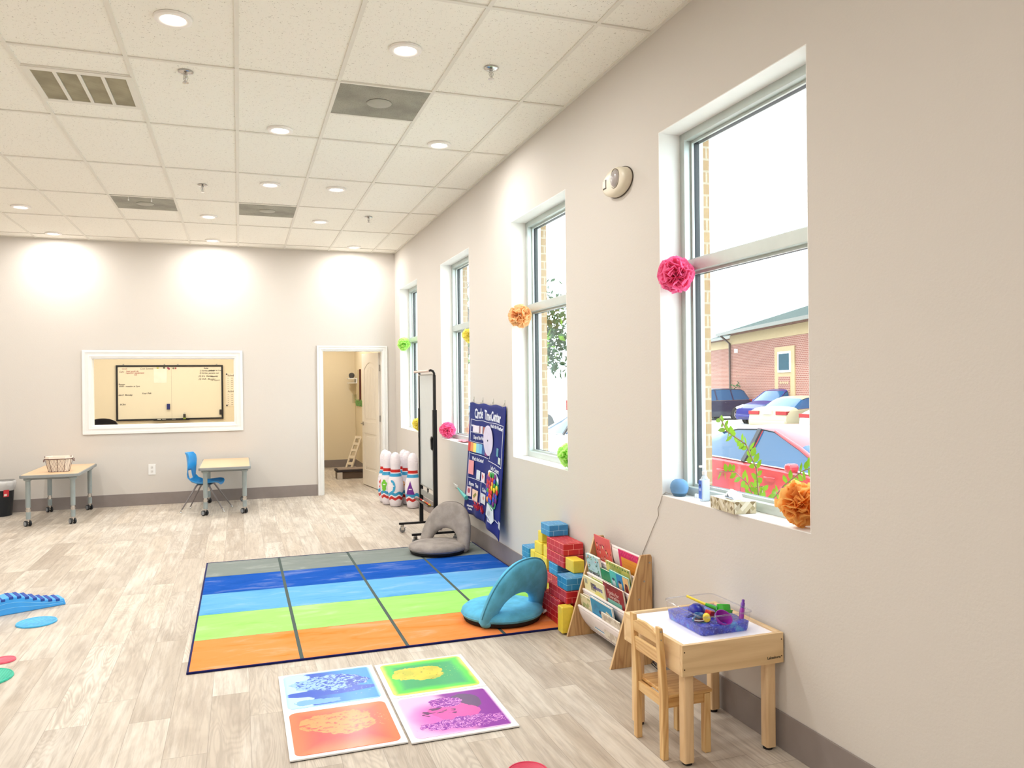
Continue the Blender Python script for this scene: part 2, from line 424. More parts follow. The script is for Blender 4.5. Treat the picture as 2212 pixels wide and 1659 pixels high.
# leaf local: x from 0 (hinge) to .84, y thickness; +y side faces the camera side (left of direction)
M_door = mat('white_door_paint', (236, 228, 216), .4, var=.01)
def door_face(m, s):
    y0 = .018*s
    def rib(x0, x1, z0, z1, d=.006): m.box(x0, x1, min(y0, y0+d*s), max(y0, y0+d*s), z0, z1)
    LW, LH = .84, 2.03; fr = .12
    rib(0, fr, 0, LH); rib(LW-fr, LW, 0, LH); rib(fr, LW-fr, 0, .24); rib(fr, LW-fr, .80, .98)
    # arched top rail
    n = 14; pts = [(fr, LH), (fr, 1.78)]
    for k in range(n+1):
        u = k/n; x = fr+(LW-2*fr)*u; pts.append((x, 1.78+.11*math.sin(math.pi*u)**.8))
    pts += [(LW-fr, LH)]
    # split in strips
    for k in range(n):
        u0, u1 = k/n, (k+1)/n; xa_, xb_ = fr+(LW-2*fr)*u0, fr+(LW-2*fr)*u1
        za_, zb_ = 1.78+.11*math.sin(math.pi*u0)**.8, 1.78+.11*math.sin(math.pi*u1)**.8
        ys = sorted((y0, y0+.006*s)); m.prism([(xa_, za_), (xb_, zb_), (xb_, LH), (xa_, LH)], ys[0], ys[1], 'y')
    # raised field with beads
    for k in range(9): 
        x0 = fr+.045+k*(LW-2*fr-.09)/9; rib(x0, x0+(LW-2*fr-.09)/9-.006, 1.03, 1.74+.08*math.sin(math.pi*(k+.5)/9), .003)
    rib(fr+.045, LW-fr-.045, .285, .755, .004)
m5 = MB(); m5.box(0, .84, -.018, .018, 0, 2.03); door_face(m5, 1); door_face(m5, -1)
m5.obj('leaf_panel', M_door, leaf, bevel=.0015)
M_nickel = mat('satin_nickel', (170, 165, 158), .3, .9)
for s in (1, -1):
    m5 = MB(); m5.cyl((.78, .024*s, .95), (.78, .031*s, .95), .03); m5.cyl((.78, .031*s, .95), (.78, .06*s, .95), .009); m5.tube([(.785, .058*s, .95), (.74, .062*s, .95), (.67, .056*s, .953)], [.009, .008, .006])
    m5.obj('door_handle', M_nickel, leaf, smooth=40)
for z in (.25, 1.05, 1.8):
    m5 = MB(); m5.cyl((-.008, .0, z-.045), (-.008, .0, z+.045), .008); m5.box(-.008, .0, -.012, .012, z-.045, z+.045); m5.obj('hinge', M_nickel, leaf)

# =================================================================== CEILING FITTINGS
M_ring = mat('downlight_white_ring', (252, 248, 244), .45, var=.01)
M_lens = mat_emit('downlight_lens', (255, 250, 240), 9.0)
dl = thing('recessed_downlight', 'x', 'ceiling light', group='recessed ceiling downlights')
m_ = MB(); m_.lathe([(.061, -.004), (.066, -.010), (.080, -.012), (.092, -.008), (.095, .0), (.095, .004), (.061, .004)], 32, cap=False); m_.obj('trim_ring', M_ring, dl, smooth=50)
m_ = MB(); m_.lathe([(.001, -.0085), (.045, -.0080), (.062, -.0045), (.062, .001)], 28, cap=False); m_.obj('lens', M_lens, dl, smooth=60)
ld = bpy.data.lights.new('downlight_bulb', 'AREA'); ld.shape = 'DISK'; ld.size = .10; ld.energy = LAMP_W; ld.color = (1.0, .97, .935)
lo = bpy.data.objects.new('bulb', ld); COL.objects.link(lo); lo.parent = dl; lo.location = (0, 0, -.016)
DL = [(-2.475, -6.98, 'nearest downlight, at upper left above the liquid floor tiles'), (-1.249, -6.975, 'near downlight right of the nearest one, before the large grey vent'),
 (-1.859, -5.295, 'downlight just left of the large grey vent'), (-.634, -5.294, 'downlight right of the large grey vent, beside the window wall'),
 (-1.87, -3.605, 'downlight in third row, above the far grey vent'), (-1.249, -3.606, 'downlight in third row, right of the far grey vent'),
 (-2.475, -1.936, 'downlight between the two far grey vents'), (-1.25, -2.0, 'downlight right of the far vent, left of the farthest sprinkler'),
 (-4.331, -1.893, 'downlight in the fourth row at the far left edge'), (-4.33, -.36, 'leftmost downlight close to the back wall'),
 (-2.48, -.40, 'downlight close to the back wall above the blue chair'), (-.638, -.39, 'downlight close to the back wall above the door')]
for x, y, l in DL: place(dl, (x, y, H), 0, l)
for k, (x, y) in enumerate([(-6.2, -.4), (-6.2, -1.95), (-4.3, -3.6), (-6.2, -3.6), (-4.3, -5.3), (-6.2, -5.3), (-4.3, -7.0), (-6.2, -7.0), (-2.48, -8.6), (-4.3, -8.6), (-6.2, -8.6), (-2.48, -10.3), (-4.3, -10.3), (-6.2, -10.3), (-1.86, -12), (-4.3, -12), (-6.2, -12)]):
    place(dl, (x, y, H), 0, 'white recessed downlight in the ceiling beyond the edge of the photo')  # invented lamps, unseen, continuing the grid to light the room
for k, (x, y) in enumerate([(-.8, 1.1), (-.8, 2.7), (-2.2, 1.0), (-3.4, 1.0), (-4.6, 1.0), (-2.2, 2.6), (-3.4, 2.6), (-4.6, 2.6), (-6.4, 1.8)]):
    place(dl, (x, y, CH2), 0, 'white recessed downlight in the ceiling of a room behind the back wall')  # unseen lamps added to brighten the office and side room

M_vent = None
def mat_vent():
    t = NT('perforated_grey_vent'); co = t.coord(); v = t.n('ShaderNodeTexVoronoi', ins={'Vector': co, 'Scale': 130.0}).outputs[0]
    n = t.noise(co, 3.5, 3); c = t.mix(t.step(n, .3, .7), lin((136, 134, 122)), lin((166, 164, 150)))
    t.base(t.mix(t.math('MULTIPLY', t.math('LESS_THAN', v, .3), .45), c, lin((90, 88, 78)))); t.set(Roughness=.6); return t.m
M_vent = mat_vent()
vt = thing('ceiling_vent', 'x', 'ceiling vent', group='grey perforated ceiling diffusers')
m_ = MB(); m_.box(-.292, .292, -.292, .292, -.001, .003); m_.obj('perforated_panel', M_vent, vt)
m_ = MB(); m_.lathe([(.085, -.004), (.08, -.008), (.001, -.009)], 32, cap=False); m_.obj('centre_plate', mat('vent_centre_grey', (176, 174, 162), .6), vt, smooth=40)
m_ = MB(); m_.box(-.30, .30, -.312, -.292, -.004, .003); m_.obj('frame_strip', M_tee, vt)
for x, y, l in [(-1.249, -6.083, 'large grey perforated ceiling vent nearest the camera'), (-3.078, -2.43, 'far grey ceiling vent on the left with small hooks'), (-1.859, -2.43, 'far grey ceiling vent on the right, before the back wall')]:
    o = place(vt, (x, y, H), 0, l)
# second and third vents: two small hooks clipped on the tee bar
hk0 = MB(); hk0.box(-.002, .002, -.0015, .0015, -.045, 0); hk0.box(-.0055, .0055, -.005, .005, -.047, -.032); hk0 = hk0.obj('ceiling_hook', M_white); tag(hk0, 'x', 'hook', 'small white ceiling hooks')
place(hk0, (-3.198, -2.742, H-.001), 0, 'small white hook hanging before the far left vent, left one'); place(hk0, (-2.988, -2.742, H-.001), 0, 'small white hook hanging before the far left vent, right one')
# return grille with four panes
gr = thing('return_air_grille', 'white framed return air grille with four grey panes, upper left of ceiling', 'ceiling vent', (-3.078, -5.777, H))
m_ = MB(); 
m_.box(-.30, .30, -.30, -.252, -.006, .004); m_.box(-.30, .30, .252, .30, -.006, .004); m_.box(-.30, -.262, -.252, .252, -.006, .004); m_.box(.262, .30, -.252, .252, -.006, .004)
for k in (-1, 0, 1): m_.box(k*.132-.011, k*.132+.011, -.252, .252, -.006, .004)
m_.obj('grille_frame', M_tee, gr, bevel=.001)
def mat_louvre():
    t = NT('grille_louvres'); x, y, z = t.sep(t.coord())[:3]
    f = t.math('FRACT', t.math('MULTIPLY', y, 85.0)); n = t.noise(t.coord(), 6, 2)
    c = t.mix(t.step(n, .3, .7), lin((150, 142, 118)), lin((172, 163, 136)))
    t.base(t.mix(t.math('MULTIPLY', t.math('LESS_THAN', f, .35), .35), c, lin((110, 104, 84)))); t.set(Roughness=.7); return t.m
m_l = mat_louvre()
for k in range(4):
    m_ = MB(); x0 = -.262+k*.132+(.011 if k else 0); m_.box(x0, -.262+(k+1)*.132-(.011 if k < 3 else .004), -.252, .252, -.001, .003); m_.obj('louvre_pane', m_l, gr)
# short cross bars beside the half-size fillers
mb = MB()
for (x0, x1, y) in [(-3.383, -2.773, -6.077), (-3.383, -2.773, -5.477), (-1.554, -.944, -5.778), (-3.383, -2.773, -2.125), (-2.164, -1.554, -2.125)]:
    mb.box(x0+.012, x1-.012, y-.012, y+.012, H-.001, H+.0055)
struct(mb.obj('trim_2', M_tee), 'short cross tees beside the vents')
# sprinklers
M_chrome = mat('chrome', (200, 198, 195), .15, 1.0)
sp = thing('fire_sprinkler', 'x', 'sprinkler', group='chrome ceiling sprinklers')
m_ = MB(); m_.lathe([(.012, -.012), (.03, -.010), (.044, -.003), (.045, .003)], 24, cap=False); m_.obj('escutcheon', M_chrome, sp, smooth=40)
m_ = MB(); m_.lathe([(.011, .0), (.012, -.016), (.007, -.018), (.006, -.035), (.009, -.037), (.004, -.043), (.003, -.062)], 14); m_.tube([(.01, 0, -.02), (.014, 0, -.035), (.004, 0, -.06)], .002, 6); m_.tube([(-.01, 0, -.02), (-.014, 0, -.035), (-.004, 0, -.06)], .002, 6); m_.obj('sprinkler_body', M_chrome, sp, smooth=40)
m_ = MB(); m_.lathe([(.001, -.062), (.018, -.062), (.019, -.065), (.001, -.066)], 16, cap=False); m_.obj('deflector', M_chrome, sp)
for x, y, l in [(-2.459, -6.25, 'chrome sprinkler at upper left, between the return grille and nearest downlights'), (-.70, -6.87, 'chrome sprinkler at right, nearest the window wall and largest'),
                (-2.48, -3.40, 'small chrome sprinkler left of the third row of downlights'), (-.75, -2.41, 'farthest chrome sprinkler, near the corner over the door')]:
    place(sp, (x, y, H), 0, l)

# =================================================================== RUG AND FLOOR THINGS
def mat_rug():
    t = NT('striped_rug_pile'); co = t.coord(); x, y, z = t.sep(co)[:3]
    W_, D_ = 2.44, 2.80
    row = t.math('DIVIDE', y, D_/5)
    cols = [(246, 144, 80), (160, 226, 118), (104, 170, 222), (24, 84, 176), (132, 140, 136)]
    c = lin(cols[0])
    for k in range(1, 5): c = t.mix(t.math('GREATER_THAN', row, float(k)), c, lin(cols[k]))
    n = t.noise(t.scalev(co, (2.2, 7, 1)), 1.0, 5, .65, .6)
    dk = t.n('ShaderNodeHueSaturation', ins={'Value': .82, 'Saturation': 1.08, 'Color': c}).outputs[0]
    c = t.mix(t.math('MULTIPLY', t.step(n, .5, .72), .8), c, dk)
    lt = t.mix(.25, c, lin((250, 250, 245))); c = t.mix(t.math('MULTIPLY', t.step(n, .48, .3), .5), c, lt)
    fx = t.math('FRACT', t.math('DIVIDE', x, W_/4)); d = t.math('MULTIPLY', t.math('MINIMUM', fx, t.math('SUBTRACT', 1.0, fx)), W_/4)
    c = t.mix(t.math('LESS_THAN', d, .011), c, lin((84, 96, 92)))
    fr = t.math('FRACT', row); dr = t.math('MULTIPLY', t.math('MINIMUM', fr, t.math('SUBTRACT', 1.0, fr)), D_/5)
    c = t.mix(t.math('MULTIPLY', t.math('LESS_THAN', dr, .003), .6), c, lin((40, 90, 90)))
    t.base(c); t.set(Roughness=.95); t.b.inputs['Specular IOR Level'].default_value = .1
    t.bump(t.noise(co, 260, 2), .5, .003); return t.m
rug = thing('striped_rug', 'low pile classroom rug with grey, blue, green and orange stripes divided by dark lines', 'rug', (-2.457, -6.812, 0))
m_ = MB(); m_.box(.008, 2.432, .008, 2.792, .0005, .010); m_.obj('pile', mat_rug(), rug)
M_bind = mat_fabric('navy_rug_binding', (22, 26, 84))
m_ = MB(); m_.ring([(0, 0), (2.44, 0), (2.44, 2.8), (0, 2.8)], [(.012, .012), (2.428, .012), (2.428, 2.788), (.012, 2.788)], .0005, .012); m_.obj('binding', M_bind, rug, bevel=.002)

def liquid_mat(name, fn):
    t = NT(name); c = fn(t, t.coord()); t.base(c); t.set(Roughness=.22); t.b.inputs['Specular IOR Level'].default_value = .4; return t.m
def rbd(t, x, y, h=.225):   # distance to the rounded border, 0 at border, grows inward
    ax = t.math('ABSOLUTE', x); ay = t.math('ABSOLUTE', y)
    return t.math('SUBTRACT', h, t.math('MAXIMUM', ax, ay))
def ell(t, x, y, cx, cy, rx, ry, co, amp=.35, sc=9.0):
    """ragged ellipse field: >0 inside"""
    dx = t.math('DIVIDE', t.math('SUBTRACT', x, cx), rx); dy = t.math('DIVIDE', t.math('SUBTRACT', y, cy), ry)
    d = t.math('ADD', t.math('MULTIPLY', dx, dx), t.math('MULTIPLY', dy, dy))
    n = t.noise(co, sc, 4, .6); n = t.math('MULTIPLY', t.math('SUBTRACT', n, .5), amp*9)
    return t.math('ADD', t.math('SUBTRACT', 1.0, d), n)
def f_blue(t, co):
    x, y, z = t.sep(co)[:3]; e = rbd(t, x, y)
    n1 = t.noise(co, 3.2, 2)
    deep = t.mix(t.step(t.math('ADD', x, t.math('MULTIPLY', n1, .2)), .0, .25), lin((26, 84, 200)), lin((40, 150, 225)))
    pale = lin((184, 222, 244)); mid = lin((116, 176, 235))
    left = t.math('ADD', t.math('SUBTRACT', -.10, x), t.math('MULTIPLY', t.math('SUBTRACT', t.noise(co, 7, 4, .6), .5), .18))
    c = t.mix(t.step(left, -.004, .01), deep, pale)
    lower = ell(t, x, y, -.11, -.135, .15, .035, co, .3, 14)       # blue tongue in the lower left
    c = t.mix(t.step(ell(t, x, y, -.02, -.06, .24, .045, co, .12, 6), 0.0, .1), c, lin((28, 88, 205)))
    c = t.mix(t.step(ell(t, x, y, -.09, -.17, .12, .035, co, .3, 18), .0, .1), c, mid)
    blob = ell(t, x, y, 0.0, .06, .19, .105, co, .25, 8)
    lace = t.noise(t.scalev(co, (1.0, 1.5, 1)), 48, 3, .6, .7)
    lc = t.mix(t.step(t.math('SUBTRACT', lace, t.math('MULTIPLY', x, .35)), .47, .52), lin((24, 78, 196)), lin((150, 196, 240)))
    c = t.mix(t.step(blob, .0, .06), c, lc)
    sp = t.noise(co, 70, 2); c = t.mix(t.math('MULTIPLY', t.step(sp, .64, .68), t.step(ell(t, x, y, .12, -.07, .12, .08, co, .1), 0.0, .5)), c, mid)
    return t.mix(t.step(e, 0.0, .016), lin((170, 220, 245)), c)
def f_green(t, co):
    x, y, z = t.sep(co)[:3]; e = t.math('ADD', rbd(t, x, y), t.math('MULTIPLY', t.math('SUBTRACT', t.noise(co, 8, 3), .5), .03))
    c = t.mix(t.step(e, .0, .03), lin((222, 252, 110)), lin((96, 232, 80))); c = t.mix(t.step(e, .02, .085), c, lin((62, 172, 108)))
    b = ell(t, x, y, -.045, .035, .145, .095, co, .28, 7)
    hole = t.noise(t.scalev(co, (1, 1.6, 1)), 34, 3, .6)
    yc = t.mix(t.step(t.noise(co, 9, 3), .45, .62), lin((236, 208, 76)), lin((196, 194, 70)))
    yc = t.mix(t.step(hole, .67, .69), yc, lin((96, 110, 40)))
    c = t.mix(t.step(b, 0.0, .03), c, yc)
    sp = t.noise(co, 95, 2); return t.mix(t.math('MULTIPLY', t.step(sp, .68, .71), t.step(ell(t, x, y, .12, .03, .08, .12, co, .1), 0.0, .5)), c, lin((170, 235, 110)))
def f_orange(t, co):
    x, y, z = t.sep(co)[:3]; e = rbd(t, x, y)
    n1 = t.noise(co, 4, 2)
    c = t.mix(t.step(e, .0, .13), lin((246, 120, 78)), lin((226, 66, 66)))
    b = ell(t, x, y, -.01, .055, .165, .115, co, .34, 6)
    hole = t.noise(t.scalev(co, (1, 2.2, 1)), 26, 3, .6, .8)
    oc = t.mix(t.step(hole, .57, .6), lin((250, 150, 88)), lin((226, 78, 68)))
    c = t.mix(t.step(b, 0.0, .03), c, oc)
    sp = t.noise(co, 80, 2); return t.mix(t.math('MULTIPLY', t.step(sp, .62, .66), t.step(ell(t, x, y, .17, .03, .05, .08, co, .1), 0.0, .5)), c, lin((255, 160, 110)))
def f_purple(t, co):
    x, y, z = t.sep(co)[:3]; e = rbd(t, x, y)
    n1 = t.noise(co, 3, 2)
    g = t.step(t.math('ADD', t.math('ADD', x, t.math('MULTIPLY', y, .25)), t.math('MULTIPLY', t.math('SUBTRACT', n1, .5), .1)), -.02, .06)
    pk = t.mix(t.step(ell(t, x, y, -.02, -.04, .2, .2, co, .1, 3), -.3, .8), lin((242, 190, 232)), lin((240, 104, 196)))
    c = t.mix(g, pk, lin((142, 42, 162)))
    c = t.mix(t.step(ell(t, x, y, .085, .09, .085, .10, co, .15, 5), 0.0, .15), c, lin((108, 78, 122)))
    c = t.mix(t.step(ell(t, x, y, .01, .0, .12, .09, co, .25, 8), 0.0, .05), c, lin((238, 88, 176)))
    lace = t.noise(co, 34, 3, .55, 1.3); lm = t.math('ABSOLUTE', t.math('SUBTRACT', lace, .5))
    reg = t.math('MAXIMUM', t.step(ell(t, x, y, .02, -.13, .21, .06, co, .3, 12), 0.0, .05), t.step(ell(t, x, y, -.01, .12, .09, .06, co, .3, 12), 0.0, .05))
    c = t.mix(reg, c, t.mix(t.step(lm, .02, .035), lin((238, 150, 226)), lin((140, 46, 164))))
    sw = ell(t, x, y, -.06, .015, .09, .05, co, .2, 10); c = t.mix(t.math('MULTIPLY', t.step(sw, .0, .05), t.step(t.noise(t.scalev(co, (1, 3, 1)), 16, 2), .54, .57)), c, lin((104, 56, 108)))
    return t.mix(t.step(e, 0.0, .012), lin((240, 200, 240)), c)
M_plate = mat('white_vinyl_tile_edge', (240, 240, 240), .4, var=.01)
for (nm, fn, cx, cy, lab) in [('blue', f_blue, -1.739, -7.289, 'square liquid floor tile with blue and pale blue gel swirls'), ('green', f_green, -1.229, -7.305, 'square liquid floor tile with green gel and a yellow blob'),
        ('orange', f_orange, -1.738, -7.789, 'square liquid floor tile with red gel and an orange blob'), ('purple', f_purple, -1.229, -7.808, 'square liquid floor tile with pink and purple gel')]:
    th = thing('liquid_floor_tile', lab, 'floor tile', (cx, cy, 0), group='four liquid sensory floor tiles')
    m_ = MB(); m_.box(-.249, .249, -.249, .249, .003, .011); m_.obj('border_plate', M_plate, th, bevel=.002)
    m_ = MB(); m_.box(-.247, .247, -.247, .247, .0002, .0029); m_.obj('black_backing', mat('black_rubber', (30, 28, 28), .8), th)
    m_ = MB(); m_.prism(rrect(.452, .452, .035, 6), .0105, .0128); m_.obj('liquid_gel', liquid_mat('liquid_gel_'+nm, fn), th, bevel=.0008)

# balance path piece and stepping discs at the left edge
M_bp = mat('sky_blue_plastic', (66, 168, 248), .4); M_navy = mat('navy_rubber', (28, 70, 160), .7)
v0 = Vector((-3.40, -4.93, 0)); dd = Vector((-.905, -.425, 0)).normalized(); ang = math.atan2(dd.y, dd.x)
br = thing('balance_bridge', 'low wavy light blue plastic balance bridge with navy treads, at left edge', 'balance toy', v0, ang)
def hz(s):    # height along the length from the right tip
    return .045+.075*math.exp(-((s-.33)/.17)**2) - .0*s + (.012 if s > .45 else 0)
m_ = MB(); n = 40; L_ = .86
pts = [(0.0, .0)]+[(.012+s*L_/n*1.0, hz(s*L_/n)) for s in range(n+1)]+[(L_+.03, 0)]
m_.prism([(p[0], p[1]) for p in pts], -.075, .075, 'y'); m_.obj('bridge_body', M_bp, br, bevel=.006, smooth=35)
for k in range(17):
    s = .04+k*.048; m_ = MB(); hh = hz(s+.012)
    m_.box(s, s+.026, -.0775, .0775, hh-.016, hh+.002); m_.obj('tread', M_navy, br, bevel=.003)
for k in (0, 1):
    m_ = MB(); m_.tube([(s*L_/20+.02, .0752, (hz(s*L_/20))*(.38+.3*k)) for s in range(21)], .0016, 6); m_.obj('moulded_line', mat('pale_blue_plastic', (130, 205, 255), .4), br)
def disc(cx, cy, r, c, lab, pat):
    t = NT('textured_disc_'+pat); co = t.coord(); cc = lin(c); dk = tuple(v*.72 for v in cc[:3])+(1,)
    if pat == 'bumps':
        v = t.n('ShaderNodeTexVoronoi', ins={'Vector': co, 'Scale': 52.0}).outputs[0]; f = t.step(v, .25, .5); hgt = t.math('SUBTRACT', 1.0, v)
    elif pat == 'ribs':
        x = t.sep(co)[0]; f = t.math('LESS_THAN', t.math('FRACT', t.math('MULTIPLY', x, 70.0)), .4); hgt = f
    else:
        f = t.noise(co, 30, 2); hgt = f
    t.base(t.mix(t.math('MULTIPLY', f, .8), cc, dk)); t.set(Roughness=.45); t.bump(hgt, .6, .004)
    th = thing('tactile_disc', lab, 'tactile disc', (cx, cy, 0), group='round silicone tactile discs')
    m_ = MB(); m_.lathe([(.001, .001), (r, .001), (r, .006), (r-.004, .009), (r-.010, .009), (r-.012, .0075), (.001, .0075)], 48, cap=False); m_.obj('disc_body', t.m, th, smooth=40)
    m_ = MB(); m_.tube([((r-.005)*math.cos(a), (r-.005)*math.sin(a), .0085) for a in [2*math.pi*k/48 for k in range(48)]], .0035, 8, closed=True); m_.obj('rim', mat('disc_rim_'+pat, c, .4), th, smooth=60)
disc(-3.462, -5.432, .121, (78, 186, 240), 'round sky blue bumpy tactile disc on the floor by the balance bridge', 'bumps')
disc(-3.465, -6.195, .062, (238, 92, 116), 'small round coral pink tactile disc at the left edge', 'smooth')
disc(-3.50, -6.49, .153, (44, 190, 158), 'round teal green ribbed tactile disc at the left edge', 'ribs')
disc(-1.092, -8.463, .085, (214, 48, 84), 'round crimson tactile disc at the bottom edge, below the floor tiles', 'crimson')

# =================================================================== FLOOR CHAIRS
def floor_chair(name, lab, c, loc, ang, lean, seed):
    """local: hinge axis along x, sitter faces +y; back leans toward -y"""
    M_f = mat_fabric('chair_plush_'+name, c, 300, .16, nscale=9); M_blk = mat('black_chair_base', (22, 20, 22), .85)
    th = thing('floor_chair', lab, 'floor chair', loc, ang)
    a = .265
    m_ = MB(); m_.lathe([(.001, .022), (a-.02, .026), (a-.002, .034), (a+.006, .050), (a+.002, .070), (a-.018, .086), (a-.06, .095), (.12, .099), (.001, .099)], 48, cap=False, sy=1.0); m_.obj('seat_cushion', M_f, th, smooth=70)
    m_ = MB(); m_.lathe([(.001, .0), (a-.035, .0), (a-.012, .006), (a-.004, .030), (a-.02, .038), (.001, .038)], 48, cap=False); m_.obj('base', M_blk, th, smooth=60)
    m_ = MB(); m_.tube([((a+.0055)*math.cos(t_), (a+.0055)*math.sin(t_), .050) for t_ in [2*math.pi*k/60 for k in range(60)]], .0028, 6, closed=True); m_.obj('seat_piping', M_f, th, smooth=60)
    # back: crescent arch, cross-section is a rounded slab
    ca, sa = math.cos(lean), math.sin(lean)
    def PT(x, h, d):     # x across, h along the back, d thickness
        return (x, -.085 - h*sa - d*ca, .035+h*ca - d*sa)
    N = 56; K = 14; HO, HI, WO, WI = .425, .172, .266, .162
    vs = []; fs = []
    for i in range(N+1):
        t_ = math.pi*i/N
        ct = math.cos(t_); ox, oh = WO*math.copysign(abs(ct)**.84, ct)*(1.05+.0*ct), HO*math.sin(t_)**.86
        ix, ih = WI*math.cos(t_), HI*math.sin(t_)**.9
        if i in (0, N): oh = ih = 0
        cx_, ch = (ox+ix)/2, (oh+ih)/2; dx, dh = (ox-ix)/2, (oh-ih)/2; L = math.hypot(dx, dh)
        th_ = .035
        for k in range(K):
            q = 2*math.pi*k/K; cu = math.cos(q); su = math.sin(q)
            e = math.copysign(abs(cu)**.55, cu); g = math.copysign(abs(su)**.8, su)
            vs.append(PT(cx_+dx*e, ch+dh*e, th_*g))
    fs = [(i*K+k, i*K+(k+1) % K, (i+1)*K+(k+1) % K, (i+1)*K+k) for i in range(N) for k in range(K)]
    m_ = MB(); m_.add(vs, fs+[tuple(range(K)), tuple(range(N*K, (N+1)*K))])
    # rounded feet of the arms that wrap over the seat edge
    m_.obj('backrest', M_f, th, smooth=75)
    for s in (-1, 1):
        m_ = MB(); m_.ball((s*.225, -.088, .036), .038, 16, 10, (1.25, 1.1, .95)); m_.obj('arm_pivot', M_f, th, smooth=80)
    m_ = MB(); m_.tube([PT((WO*1.05+.001)*math.copysign(abs(math.cos(math.pi*i/60))**.84, math.cos(math.pi*i/60)), HO*math.sin(math.pi*i/60)**.86+.002, .004) for i in range(1, 60)], .003, 6); m_.obj('back_zip_seam', mat_fabric('seam_'+name, tuple(int(v*.75) for v in c)), th, smooth=60)
    return th
G = floor_chair('grey', 'grey plush floor chair with arched backrest, standing on the far corner of the rug', (154, 146, 140), (-.445, -4.335, .011), math.atan2(-.78, .63)+math.pi, R(20), 1)
B = floor_chair('blue', 'turquoise blue plush floor chair with arched backrest, at near right corner of the rug', (98, 186, 226), (-.535, -6.475, .011), math.atan2(.44, .9), R(22), 2)
m_ = MB(); 
def bow(u, v):
    return (u, v)
t_tag = MB()
t_tag.surf(lambda u, v: (.205+.09*u+.02*(v-.5), -.165-.05*u+.05*(v-.5), .022+.018*math.sin(u*3.1)+.006*math.sin(v*6)), 8, 4); t_tag.obj('strap_tag', mat_fabric('white_strap', (226, 212, 208)), B, solid=.008, smooth=60)

# =================================================================== CARDBOARD BLOCKS
def mat_block(name, c, line, brick=True):
    t = NT(name); uvn = t.n('ShaderNodeUVMap', uv_map='box').outputs[0]; cc = lin(c)
    if brick:
        br = t.n('ShaderNodeTexBrick', ins={'Vector': uvn, 'Color1': cc, 'Color2': tuple(v*.86 for v in cc[:3])+(1,), 'Mortar': lin(line), 'Scale': 1.0, 'Mortar Size': .0013, 'Mortar Smooth': .2, 'Brick Width': .078, 'Row Height': .0385})
        c1 = br.outputs[0]
    else: c1 = cc
    n = t.noise(t.coord(), 30, 3); t.base(t.mix(t.math('MULTIPLY', t.step(n, .4, .7), .18), c1, tuple(v*.6 for v in cc[:3])+(1,)))
    t.set(Roughness=.38); return t.m
MB_r = mat_block('red_brick_print', (206, 38, 48), (255, 168, 160)); MB_b = mat_block('blue_brick_print', (50, 146, 208), (160, 220, 245)); MB_y = mat_block('yellow_card', (244, 218, 76), (255, 240, 150), False)
hb = .0815
def block(col, x0, x1, y0, y1, z0, n, lab):
    mm = {'r': MB_r, 'b': MB_b, 'y': MB_y}[col]; z = .0115+z0*hb
    m_ = MB(); g = .0006
    m_.box(x0+g, x1-g, y0+g, y1-g, z, z+n*hb-.0008)
    o = m_.obj('cardboard_block', mm, loc=((x0+x1)/2, (y0+y1)/2, z), bevel=.006, seg=2)
    return tag(o, lab, 'toy block', 'cardboard brick building blocks by the wall')
XR = -.012
block('r', -.158, XR, -6.640, -6.335, 5, 1, 'upper of two big red brick-print blocks, just under the topmost blue block')
block('r', -.158, XR, -6.640, -6.335, 4, 1, 'lower of two big red brick-print blocks, directly above the yellow and dark blue blocks')
block('b', -.158, XR, -6.385, -6.225, 6, 1, 'topmost blue brick-print block crowning the whole pile')
block('y', -.152, -.072, -6.785, -6.650, 4, 1, 'yellow block standing beside the bookrack, on the lower front blue block')
block('b', -.245, -.09, -6.885, -6.73, 3, 1, 'front blue brick-print block beside the bookrack, under a yellow block')
block('r', -.245, -.09, -6.885, -6.58, 2, 1, 'long red brick-print block under the front blue block')
block('r', -.252, -.17, -6.785, -6.48, 0, 2, 'dark red block standing on its side on the rug behind the turquoise chair')
block('y', -.297, -.215, -6.935, -6.79+-.07, 0, 2, 'yellow block standing upright on the floor at the foot of the bookrack')
block('r', -.162, -.09, -6.88, -6.60, 0, 2, 'red block hidden in the bottom of the pile next to the bookrack')
block('b', -.160, XR, -6.53, -6.375, 3, 1, 'blue block supporting the two big red blocks, partly in their shadow')
block('r', -.160, XR, -6.55, -6.302, 2, 1, 'pinkish red block seen just right of the turquoise backrest, under a blue block')
block('y', -.155, -.072, -6.49, -6.33, 1, 1, 'yellow block peeping out under the pinkish red block')
block('r', -.155, XR, -6.55, -6.25, 0, 1, 'red block flat on the rug under the middle of the pile') if False else None
block('b', -.155, XR, -6.50, -6.345, 0, 1, 'blue block at the bottom under the middle of the pile')
for k in range(4): block('b', -.145, XR, -5.945, -5.79, k, 1, ['bottom block of the separate blue stack by the wall', 'second block of the separate blue stack by the wall', 'third block of the separate blue stack by the wall', 'top block of the separate blue stack at the far left of the pile'][k])
for k in range(4): block('y', -.145, -.065, -6.215, -6.055, k, 1, ['lowest yellow block of the left stack on the rug', 'second yellow block from the rug in the left stack', 'third yellow block from the rug in the left stack', 'fourth yellow block from the rug in the left stack, wide one'][k])
block('y', -.145, -.065, -6.205, -6.06, 4, 1, 'yellow block just below the highest yellow one, left side')
block('y', -.135, -.055, -6.185, -6.108, 5, 1, 'highest yellow block, left of the topmost blue block')
for k in range(4): block('y', -.145, -.065, -6.298, -6.218, k, 1, ['lowest small yellow block squeezed before the red blocks', 'second small yellow block squeezed before the red blocks', 'third small yellow block squeezed before the red blocks', 'fourth small yellow block squeezed before the red blocks'][k])
block('y', -.138, -.060, -6.296, -6.219, 4, 1, 'small yellow block touching the upper red block from the left')
